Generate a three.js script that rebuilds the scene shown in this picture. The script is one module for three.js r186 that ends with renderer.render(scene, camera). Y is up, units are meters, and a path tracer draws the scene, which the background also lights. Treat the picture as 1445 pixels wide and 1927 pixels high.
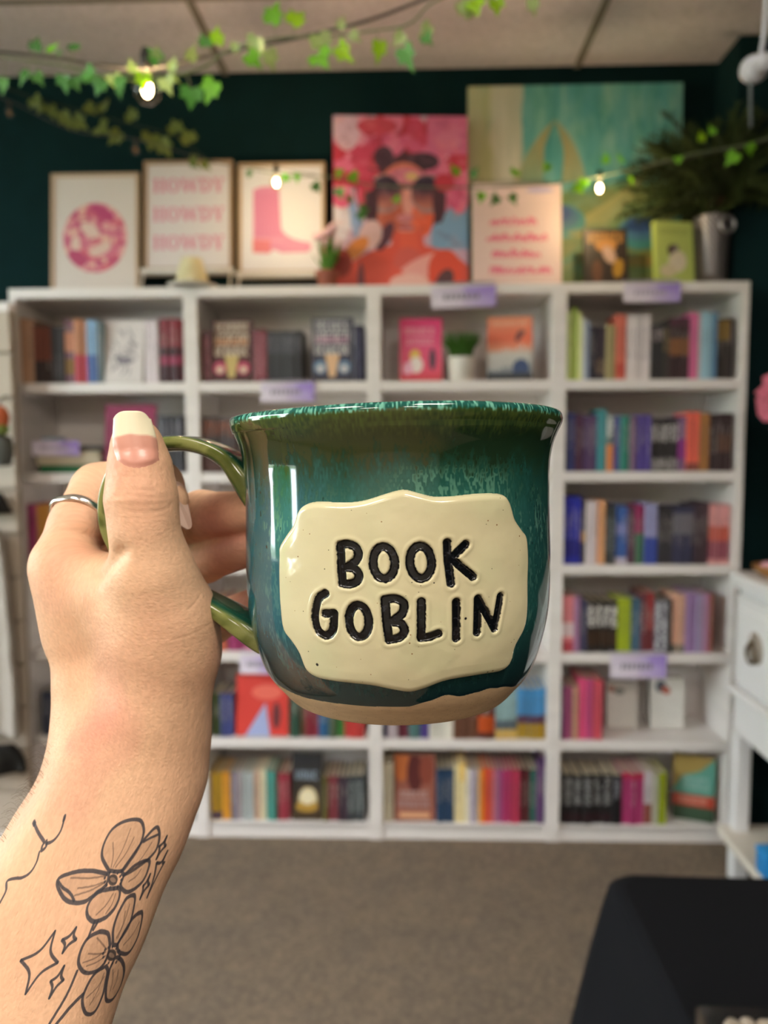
import * as THREE from 'three';
import { RoundedBoxGeometry } from 'three/addons/geometries/RoundedBoxGeometry.js';
import { mergeGeometries, toCreasedNormals } from 'three/addons/utils/BufferGeometryUtils.js';
import { RectAreaLightUniformsLib } from 'three/addons/lights/RectAreaLightUniformsLib.js';
RectAreaLightUniformsLib.init();

// ---------------------------------------------------------------- camera, sky, exposure
const IW = 1445, IH = 1927, F = 1450, CX = IW / 2, CY = IH / 2, EYE = 1.347;
const scene = new THREE.Scene();
const camera = new THREE.PerspectiveCamera(2 * Math.atan(CY / F) * 180 / Math.PI, IW / IH, 0.02, 60);
camera.rotation.order = 'YXZ';
camera.rotation.set(-4.787 * Math.PI / 180, 1.85 * Math.PI / 180, -0.219 * Math.PI / 180);
camera.position.set(0, EYE, 0);
camera.focus = 0.212;
camera.userData.fStop = camera.getFocalLength() / 2.35;      // a 2.35 mm pupil, as a phone has
camera.updateMatrixWorld(true);
const renderer = new THREE.WebGLRenderer({ antialias: true });
renderer.toneMapping = THREE.LinearToneMapping;
renderer.toneMappingExposure = 1.25;
renderer.shadowMap.enabled = true;
scene.background = new THREE.Color(0.86, 0.95, 1.0);
scene.backgroundIntensity = 16.0;                            // bright overcast daylight, comes in through the shop window only
const PANEL_POWER = 17.0, PANEL_COLOUR = new THREE.Color(1.0, 0.91, 0.8);
const BULB_POWER = 0.13;
// ceiling panel lights of the shop, behind and beside the camera: [x, z]
const PANELS = [[-0.9, 0.75], [0.55, 0.75], [-0.9, 2.6], [0.55, 2.6]];

// ---------------------------------------------------------------- helpers
const V = (x, y, z) => new THREE.Vector3(x, y, z);
function ray(px, py) { return V((px - CX) / F, (CY - py) / F, -1).applyQuaternion(camera.quaternion); }
const at = (px, py, d) => ray(px, py).multiplyScalar(d).add(camera.position);           // d: depth along the optical axis
const onZ = (px, py, z) => { const r = ray(px, py); return r.multiplyScalar(z / r.z).add(camera.position); };
const onY = (px, py, y) => { const r = ray(px, py); return r.multiplyScalar((y - EYE) / r.y).add(camera.position); };
function random(seed) { return () => { seed = (seed + 0x6d2b79f5) | 0; let t = Math.imul(seed ^ (seed >>> 15), 1 | seed); t = (t + Math.imul(t ^ (t >>> 7), 61 | t)) ^ t; return ((t ^ (t >>> 14)) >>> 0) / 4294967296; }; }
const clamp = (x, a = 0, b = 1) => Math.min(b, Math.max(a, x));
const ss = (a, b, x) => { const t = clamp((x - a) / (b - a)); return t * t * (3 - 2 * t); };
const lerp = (a, b, t) => a + (b - a) * t;
function hash(x, y, s = 0) { let h = Math.imul(x | 0, 374761393) + Math.imul(y | 0, 668265263) + Math.imul(s | 0, 974634777); h = Math.imul(h ^ (h >>> 13), 1274126177); return ((h ^ (h >>> 16)) >>> 0) / 4294967296; }
function noise(x, y, s = 0, wrap = 0) {
  const ix = Math.floor(x), iy = Math.floor(y), fx = x - ix, fy = y - iy, u = fx * fx * (3 - 2 * fx), v = fy * fy * (3 - 2 * fy);
  let x0 = ix, x1 = ix + 1; if (wrap) { x0 -= Math.floor(x0 / wrap) * wrap; x1 -= Math.floor(x1 / wrap) * wrap; }
  const sx = Math.imul(s | 0, 974634777), y0 = Math.imul(iy, 668265263) + sx, y1 = Math.imul(iy + 1, 668265263) + sx, a = Math.imul(x0, 374761393), b = Math.imul(x1, 374761393);
  let p = a + y0, q = b + y0, r = a + y1, t = b + y1;
  p = Math.imul(p ^ (p >>> 13), 1274126177); q = Math.imul(q ^ (q >>> 13), 1274126177); r = Math.imul(r ^ (r >>> 13), 1274126177); t = Math.imul(t ^ (t >>> 13), 1274126177);
  p = (p ^ (p >>> 16)) >>> 0; q = (q ^ (q >>> 16)) >>> 0; r = (r ^ (r >>> 16)) >>> 0; t = (t ^ (t >>> 16)) >>> 0;
  const m = p + (q - p) * u, n = r + (t - r) * u; return (m + (n - m) * v) / 4294967296;
}
const fbm = (x, y, s = 0, o = 4, wrap = 0) => { s |= 0; let a = 0.5, t = 0; for (let i = 0; i < o; i++) { t += a * noise(x, y, s + i, wrap); x *= 2; y *= 2; wrap *= 2; a *= 0.5; } return t / (1 - Math.pow(0.5, o)); };

const used = {};
function numbered(name) { const n = used[name] ?? 0; used[name] = n + 1; return n ? name + '_' + String(n).padStart(3, '0') : name; }
function tag(o, label, category, group, kind) {
  if (label) o.userData.label = label;
  if (category) o.userData.category = category;
  if (group) o.userData.group = group;
  if (kind) o.userData.kind = kind;
  return o;
}
function thing(name, label, category, pos = [0, 0, 0], group) {
  const o = new THREE.Group(); o.name = numbered(name); scene.add(o);
  if (pos.isVector3) o.position.copy(pos); else o.position.set(...pos);
  return tag(o, label, category, group);
}
function part(parent, name, geo, mat) {
  const m = new THREE.Mesh(geo, mat); m.name = parent === scene ? numbered(name) : name; m.castShadow = m.receiveShadow = true; parent.add(m); return m;
}
const structure = (name, geo, mat) => { const m = part(scene, name, geo, mat); m.userData.kind = 'structure'; return m; };
const std = (color, roughness = 0.6, o = {}) => new THREE.MeshStandardMaterial({ color, roughness, ...o });
const phys = (color, roughness = 0.6, o = {}) => new THREE.MeshPhysicalMaterial({ color, roughness, ...o });
function box(w, h, d, x = 0, y = 0, z = 0, r = 0.002) {
  const g = r ? new RoundedBoxGeometry(w, h, d, 2, Math.min(r, w / 2.1, h / 2.1, d / 2.1)) : new THREE.BoxGeometry(w, h, d);
  return g.translate(x, y, z);
}
const flat = (gs) => mergeGeometries(gs.map((g) => { const q = g.index ? g.toNonIndexed() : g; for (const k of Object.keys(q.attributes)) if (!['position', 'normal', 'uv'].includes(k)) q.deleteAttribute(k); return q; }));
function tube(points, r, seg = 40, sides = 6, closed = false) { return new THREE.TubeGeometry(new THREE.CatmullRomCurve3(points, closed), seg, r, sides, closed); }
function lathe(pts, seg = 32) { return new THREE.LatheGeometry(pts.map((p) => new THREE.Vector2(p[0], p[1])), seg); }
function canvas(w, h, draw) {
  const c = document.createElement('canvas'); c.width = w; c.height = h; const g = c.getContext('2d'); draw(g, w, h);
  const t = new THREE.CanvasTexture(c); t.colorSpace = THREE.SRGBColorSpace; return t;
}
function data(w, h, f, srgb = true) {
  const a = new Uint8Array(w * h * 4);
  for (let y = 0; y < h; y++) for (let x = 0; x < w; x++) { const c = f(x, y); const i = (y * w + x) * 4; a[i] = c[0]; a[i + 1] = c[1]; a[i + 2] = c[2]; a[i + 3] = 255; }
  const t = new THREE.DataTexture(a, w, h); t.magFilter = THREE.LinearFilter; t.minFilter = THREE.LinearFilter; t.wrapS = t.wrapT = THREE.RepeatWrapping;
  if (srgb) t.colorSpace = THREE.SRGBColorSpace; t.needsUpdate = true; return t;
}
const hex = (s) => [1, 3, 5].map((i) => parseInt(s.slice(i, i + 2), 16));
const mix3 = (a, b, t) => [lerp(a[0], b[0], t), lerp(a[1], b[1], t), lerp(a[2], b[2], t)];
// uv in metres by the dominant axis of each face
function uvMetres(g, s = 1) {
  const p = g.attributes.position, n = g.attributes.normal, uv = new Float32Array(p.count * 2);
  for (let i = 0; i < p.count; i++) {
    const a = Math.abs(n.getX(i)), b = Math.abs(n.getY(i)), c = Math.abs(n.getZ(i));
    const [u, v] = b >= a && b >= c ? [p.getX(i), p.getZ(i)] : a >= c ? [p.getZ(i), p.getY(i)] : [p.getX(i), p.getY(i)];
    uv[2 * i] = u * s; uv[2 * i + 1] = v * s;
  }
  g.setAttribute('uv', new THREE.BufferAttribute(uv, 2)); return g;
}

// ---------------------------------------------------------------- the room
const ZB = -2.86, XL = -3.1, XR = 2.3, ZF = 3.6, CEIL = 2.677;
const paintTex = data(256, 256, (x, y) => { const n = 0.92 + 0.16 * fbm(x / 16, y / 16, 3, 4, 16); return [8 * n, 40 * n, 42 * n]; });
const teal = phys('#ffffff', 0.9, { map: paintTex, specularIntensity: 0.4 });
const paleTex = data(128, 128, (x, y) => { const n = 0.95 + 0.08 * fbm(x / 16, y / 16, 8, 3, 8); return [205 * n, 196 * n, 182 * n]; });
const pale = std('#ffffff', 0.7, { map: paleTex });
const carpetTex = data(512, 512, (x, y) => { const n = 0.78 + 0.3 * fbm(x / 8, y / 8, 5, 3, 64) + 0.34 * (hash(x, y, 9) - 0.5), m = fbm(x / 64, y / 64, 15, 2, 8); const c = mix3([124, 110, 96], [140, 122, 102], m); return c.map((k) => clamp(k * n, 0, 255)); });
const carpet = std('#ffffff', 1, { map: carpetTex, bumpMap: carpetTex, bumpScale: 0.002 });
const W0 = 0.12;
structure('floor', uvMetres(box(XR - XL + 0.4, 0.1, ZF - ZB + 0.4, (XL + XR) / 2, -0.05, (ZF + ZB) / 2, 0), 1.6), carpet);
structure('wall_back', uvMetres(box(XR - XL + 0.4, CEIL + 0.3, W0, (XL + XR) / 2, CEIL / 2, ZB - W0 / 2, 0), 1), teal);
const PIER = onZ(1347, 135, ZB).x, ZP = -2.66;
structure('wall_pier', uvMetres(box(XR - PIER, CEIL, ZP - ZB, (PIER + XR) / 2, CEIL / 2, (ZP + ZB) / 2, 0), 1), teal);
structure('wall_right', uvMetres(box(W0, CEIL + 0.3, ZF - ZP, XR + W0 / 2, CEIL / 2, (ZF + ZP) / 2, 0), 1), teal);
structure('wall_front', uvMetres(box(XR - XL + 0.4, CEIL + 0.3, W0, (XL + XR) / 2, CEIL / 2, ZF + W0 / 2, 0), 1), pale);
{ // left wall with the shop window; the mug's glaze mirrors it
  const z0 = -1.75, z1 = 0.7, y0 = 0.9, y1 = 2.45, gs = [];
  const w = (za, zb, ya, yb) => gs.push(box(W0, yb - ya, zb - za, XL - W0 / 2, (ya + yb) / 2, (za + zb) / 2, 0));
  w(ZB, z0, 0, CEIL + 0.15); w(z1, ZF, 0, CEIL + 0.15); w(z0, z1, 0, y0); w(z0, z1, y1, CEIL + 0.15);
  structure('wall_left', uvMetres(flat(gs)), pale);
  const win = thing('window_1'); win.userData.kind = 'structure';
  const white = std('#e6e2da', 0.4), fr = [];
  for (const z of [z0 + 0.03, -1.25, -0.36, z1 - 0.03]) fr.push(box(0.09, y1 - y0, 0.06, XL - 0.05, (y0 + y1) / 2, z, 0.004));
  for (const y of [y0 + 0.03, 1.95, y1 - 0.03]) fr.push(box(0.085, 0.06, z1 - z0, XL - 0.05, y, (z0 + z1) / 2, 0.004));
  part(win, 'window_frame', flat(fr), white);
  const glass = phys('#ffffff', 0, { transmission: 1, thickness: 0, ior: 1.45 });
  for (const [a, b] of [[z0 + 0.05, -1.27], [-1.23, -0.38], [-0.34, z1 - 0.05]]) part(win, 'pane', new THREE.PlaneGeometry(b - a, y1 - y0 - 0.1).rotateY(Math.PI / 2).translate(XL - 0.06, (y0 + y1) / 2, (a + b) / 2), glass);
}
{ // suspended ceiling: lay-in tiles between tee bars; the two bars in view run away from the camera
  const xa = onZ(425, 135, ZB).x, xb = onZ(1085, 135, ZB).x, step = xb - xa;
  const c = thing('ceiling'); c.userData.kind = 'structure';
  part(c, 'deck', box(XR - XL + 0.4, 0.1, ZF - ZB + 0.4, (XL + XR) / 2, CEIL + 0.12, (ZF + ZB) / 2, 0), std('#8a8580', 0.9));
  const tileTex = data(256, 256, (x, y) => { const s = fbm(x / 4, y / 4, 21, 3, 64), n = 0.9 + 0.12 * s - (hash(x, y, 4) > 0.97 ? 0.12 : 0); return [240 * n, 228 * n, 234 * n]; });
  const tileMat = std('#ffffff', 0.95, { map: tileTex, bumpMap: tileTex, bumpScale: 0.001 }), barMat = std('#8d8378', 0.6);
  const zs = []; for (let z = ZB; z < ZF; z += 0.61) zs.push(z === ZB ? z : z - 0.14);
  zs.push(ZF);
  const shared = {};
  for (let i = -2; i < 3; i++) {
    const x0 = Math.max(XL, xa + i * step), x1 = Math.min(XR, xa + (i + 1) * step);
    if (x1 - x0 < 0.05) continue;
    for (let k = 0; k + 1 < zs.length; k++) {
      const w = x1 - x0 - 0.022, d = zs[k + 1] - zs[k] - 0.022, key = w.toFixed(3) + d.toFixed(3);
      const m = part(c, 'ceiling_tile', shared[key] ??= uvMetres(box(w, 0.02, d, 0, 0, 0, 0.004), 1.4), tileMat);
      m.position.set((x0 + x1) / 2, CEIL + 0.012, (zs[k] + zs[k + 1]) / 2);
    }
    if (x0 > XL) part(c, 'tee_bar', box(0.024, 0.03, ZF - ZB, x0, CEIL + 0.014, (ZF + ZB) / 2, 0.001), barMat);
  }
  for (const z of zs.slice(1, -1)) part(c, 'tee_bar', box(XR - XL, 0.028, 0.024, (XL + XR) / 2, CEIL + 0.0145, z, 0.001), barMat);
}
{ // panel lights under the tiles
  const frameM = std('#e8e4dc', 0.5), glow = std('#ffffff', 0.6, { emissive: PANEL_COLOUR, emissiveIntensity: 2.5 });
  PANELS.forEach(([x, z], i) => {
    const where = ['mid shop, window side', 'mid shop, cabinet side', 'far end, window side', 'far end, cabinet side'][i];
    const t = thing('ceiling_light', 'flat square panel light on the ceiling ' + where, 'light', [x, CEIL - 0.004, z], 'ceiling panel lights');
    part(t, 'frame', flat([box(0.62, 0.03, 0.02, 0, -0.012, 0.3), box(0.62, 0.03, 0.02, 0, -0.012, -0.3), box(0.02, 0.03, 0.58, 0.3, -0.012, 0), box(0.02, 0.03, 0.58, -0.3, -0.012, 0)]), frameM);
    part(t, 'light_diffuser', box(0.58, 0.006, 0.58, 0, -0.012, 0, 0.001), glow);
    const l = new THREE.RectAreaLight(PANEL_COLOUR, PANEL_POWER, 0.58, 0.58); l.position.set(x, CEIL - 0.035, z); l.lookAt(x, 0, z); l.name = 'panel_light'; scene.add(l);
  });
}
{ // outdoors, seen only through the window and in the glaze
  structure('ground', box(12, 0.1, 16, XL - 6.3, -0.1, 0, 0), std('#6f7a58', 0.95));
  const leafM = std('#4f7f35', 0.8), barkM = std('#5b4a3a', 0.9);
  [[-6.6, -3.6, 1.5], [-7.6, -0.1, 1.8], [-6.8, 3.4, 1.4]].forEach(([x, z, r], i) => {
    const t = thing('tree', ['round green tree outside the window, at its far end', 'tallest green tree outside the middle of the window', 'round green tree outside the window, at its near end'][i], 'tree', [x, -0.05, z], 'trees outside the window');
    part(t, 'trunk', new THREE.CylinderGeometry(0.09, 0.13, 1.2, 10).translate(0, 0.6, 0), barkM);
    const g = new THREE.IcosahedronGeometry(r * 0.75, 5), p = g.attributes.position, v = V(0, 0, 0);
    for (let k = 0; k < p.count; k++) { v.fromBufferAttribute(p, k); v.multiplyScalar(0.8 + 0.4 * fbm(v.x * 3 + 7 + v.z * 2, v.y * 3 + 9 - v.z, i, 3)); p.setXYZ(k, v.x, v.y, v.z); }
    g.computeVertexNormals();
    part(t, 'crown', g.translate(0, 1.5, 0), leafM);
  });
}

// ---------------------------------------------------------------- four white bookcases
const BX = -1.319, BW = 0.6027, BZ = -2.55, BD = 0.285, TH = 0.032, EDGE = [1.8405, 1.5321, 1.2329, 0.9241, 0.6241, 0.3216];
const FLOORS = [1.5321 + TH, 1.2329 + TH, 0.9241 + TH, 0.6241 + TH, 0.3216 + TH, 0.055], TOP = 1.8405 + TH;
const UNIT = ['leftmost', 'second', 'third', 'rightmost'], ROW = ['top', 'second', 'third', 'fourth', 'fifth', 'bottom'];
const whiteTex = data(128, 128, (x, y) => { const n = 0.97 + 0.05 * fbm(x / 32, y / 4, 31, 3, 4); return [240 * n, 234 * n, 231 * n]; });
const whiteBoard = std('#ffffff', 0.42, { map: whiteTex });
{
  const side = uvMetres(box(0.022, TOP, BD, 0, TOP / 2, -BD / 2, 0.0015)), shelf = uvMetres(box(BW - 0.046, TH, BD - 0.012, 0, 0, -BD / 2 + 0.004, 0.0015)), top = uvMetres(box(BW - 0.046, TH, BD, 0, 0, -BD / 2, 0.0015));
  const back = uvMetres(box(BW - 0.046, TOP - 0.05, 0.006, 0, TOP / 2 + 0.02, -BD + 0.004, 0)), plinth = uvMetres(box(BW - 0.046, 0.05, 0.02, 0, 0.025, -0.016, 0.0015)), base = uvMetres(box(BW - 0.046, 0.02, BD - 0.012, 0, 0.045, -BD / 2, 0.001));
  for (let i = 0; i < 4; i++) {
    const t = thing('bookcase', ['leftmost white bookcase, partly behind the hand and forearm', 'second white bookcase from the left, behind the mug handle', 'third white bookcase, behind the right half of the mug', 'rightmost white bookcase, next to the white cabinet and green wall'][i], 'bookcase', [BX + (i + 0.5) * BW, 0, BZ], 'white bookcases along the wall');
    for (const s of [-1, 1]) { const m = part(t, 'side_panel', side, whiteBoard); m.position.x = s * (BW / 2 - 0.0115); }
    part(t, 'top_panel', top, whiteBoard).position.y = TOP - TH / 2;
    for (let k = 1; k < 6; k++) part(t, 'shelf', shelf, whiteBoard).position.y = EDGE[k] + TH / 2;
    part(t, 'base_shelf', base, whiteBoard); part(t, 'kick_board', plinth, whiteBoard); part(t, 'back_panel', back, whiteBoard);
  }
}

// ---------------------------------------------------------------- books
const NAMED = 'black 222224,charcoal 3c3c40,dark brown 3a2820,brown 6a4830,tan b49468,cream e4dcc0,white eae4e0,grey 8a8a8a,pale grey c2bcbe,navy 303458,royal blue 2028a0,blue 4070b0,sky blue 5a9ccc,light blue 9cc0d4,slate blue 4a6a80,teal 4a9c9c,emerald 2e8474,dark green 2c4234,olive green 4a5020,green 3a7838,lime green a4b424,pale green c8d890,mustard c49428,orange d88030,light brown a87848,coral ec7058,red c43c3c,dark red 84283a,maroon 502430,plum 54305a,purple 5c4c98,lilac b08cb8,lavender a4a0c8,pink e49cb4,hot pink e05080,magenta a83468,peach e0b090,mauve a07c90'.split(',').map((s) => { const i = s.lastIndexOf(' '); return [s.slice(0, i), hex('#' + s.slice(i + 1))]; });
const colourName = (h) => { const c = hex('#' + h); let best = 1e9, n = ''; for (const [k, d] of NAMED) { const e = 2 * (c[0] - d[0]) ** 2 + 3 * (c[1] - d[1]) ** 2 + 2 * (c[2] - d[2]) ** 2 + 2 * ((c[0] - c[2]) - (d[0] - d[2])) ** 2; if (e < best) { best = e; n = k; } } return n; };
const nth = (n) => n + (n % 100 > 10 && n % 100 < 14 ? 'th' : ['th', 'st', 'nd', 'rd'][n % 10] ?? 'th');
const coverM = std('#ffffff', 0.45, { vertexColors: true }), pageM = std('#d9cfb6', 0.9);
const lin = (h) => new THREE.Color('#' + h);
// spec: base colour; t=colour,from,to lettering; b=colour,from,to a printed band (heights from the top, 0 to 1)
function parseSpec(s) {
  const o = { base: '', bands: [] };
  for (const q of s.split(';')) { if (q.includes('=')) { const [k, v] = q.split('='), [c, a, b] = v.split(','); o.bands.push({ letters: k === 't', c, a: +a, b: +b }); } else o.base = q; }
  return o;
}
function bookCover(w, h, d, spec, seed) {
  const nu = 7, nv = 36, pos = [], nor = [], col = [], R = random(seed), base = lin(spec.base).multiplyScalar(0.82 + 0.34 * R()), plain = !spec.bands.some((b) => b.letters), pale = base.clone().lerp(new THREE.Color(base.r + base.g + base.b < 0.6 ? '#d8d0c8' : '#5a4c4c'), 0.34), t0 = 0.1 + 0.15 * R(), t1 = 0.45 + 0.3 * R();
  const cells = Array.from({ length: nv }, () => { let on = 0; return Array.from({ length: nu }, () => (on = R() > 0.42 ? 1 : 0)); });
  const put = (ps, c, ns) => { for (const k of [0, 1, 2, 0, 2, 3]) { pos.push(...ps[k]); nor.push(...(ns ? ns[k] : ns)); col.push(c.r, c.g, c.b); } };
  const bulge = Math.min(0.0035, w * 0.16), pt = (i) => { const u = i / nu * 2 - 1; return [u * w / 2, -bulge * u * u, [u * 0.45, 0, 1]]; };
  for (let j = 0; j < nv; j++) for (let i = 0; i < nu; i++) {
    const v = (j + 0.5) / nv; let c = plain && v > t0 && v < t1 && i > 1 && i < nu - 2 && cells[j][i] ? pale : base;
    for (const b of spec.bands) if (v > b.a && v < b.b && (!b.letters || (i > 0 && i < nu - 1 && cells[j][i]))) c = lin(b.c);
    const [x0, z0, n0] = pt(i), [x1, z1, n1] = pt(i + 1), y0 = h * (1 - j / nv), y1 = h * (1 - (j + 1) / nv);
    put([[x0, y1, z0], [x1, y1, z1], [x1, y0, z1], [x0, y0, z0]], c, [n0, n1, n1, n0]);
  }
  const g = new THREE.BufferGeometry();
  const boards = flat([box(0.0022, h, d - 0.003, -w / 2 + 0.0011, h / 2, -d / 2 - 0.0015, 0), box(0.0022, h, d - 0.003, w / 2 - 0.0011, h / 2, -d / 2 - 0.0015, 0), box(w - 0.004, h, 0.0018, 0, h / 2, -bulge - 0.0012, 0)]);
  const n = boards.attributes.position.count;
  for (let i = 0; i < n; i++) { pos.push(boards.attributes.position.getX(i), boards.attributes.position.getY(i), boards.attributes.position.getZ(i)); nor.push(boards.attributes.normal.getX(i), boards.attributes.normal.getY(i), boards.attributes.normal.getZ(i)); const v = 1 - boards.attributes.position.getY(i) / h; let c = base; for (const b of spec.bands) if (!b.letters && v >= b.a && v <= b.b) c = lin(b.c); col.push(base.r, base.g, base.b); }
  g.setAttribute('position', new THREE.Float32BufferAttribute(pos, 3)); g.setAttribute('normal', new THREE.Float32BufferAttribute(nor, 3)); g.setAttribute('color', new THREE.Float32BufferAttribute(col, 3));
  return g;
}
const pagesGeo = {};
let bookSeed = 1;
function spineBook(x0, x1, ytop, base, spec, label, group, tilt = 0, back = 0) {
  const z = BZ - 0.014 - back, a = onZ(x0, ytop, z), b = onZ(x1, ytop, z), U = Math.floor(((a.x + b.x) / 2 - BX) / BW), R = random(++bookSeed * 77), L0 = BX + U * BW + 0.0246, L1 = BX + (U + 1) * BW - 0.0246, w = Math.max(0.006, (b.x = clamp(b.x, L0, L1)) - (a.x = clamp(a.x, L0, L1)) - 0.0008), h = Math.min(0.258, Math.max(0.12, (a.y + b.y) / 2 - base)) * (0.985 + 0.015 * R()), d = 0.128 + 0.02 * R();
  const t = thing('book', label, 'book', [(a.x + b.x) / 2, base + 0.0005, z - 0.01 * R()], group);
  part(t, 'cover', bookCover(w, h, d, parseSpec(spec), bookSeed), coverM);
  part(t, 'page_block', box(w - 0.005, h - 0.007, d - 0.012, 0, h / 2, -d / 2 - 0.001, 0), pageM);
  if (tilt) t.rotation.z = tilt;
  return t;
}
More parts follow.
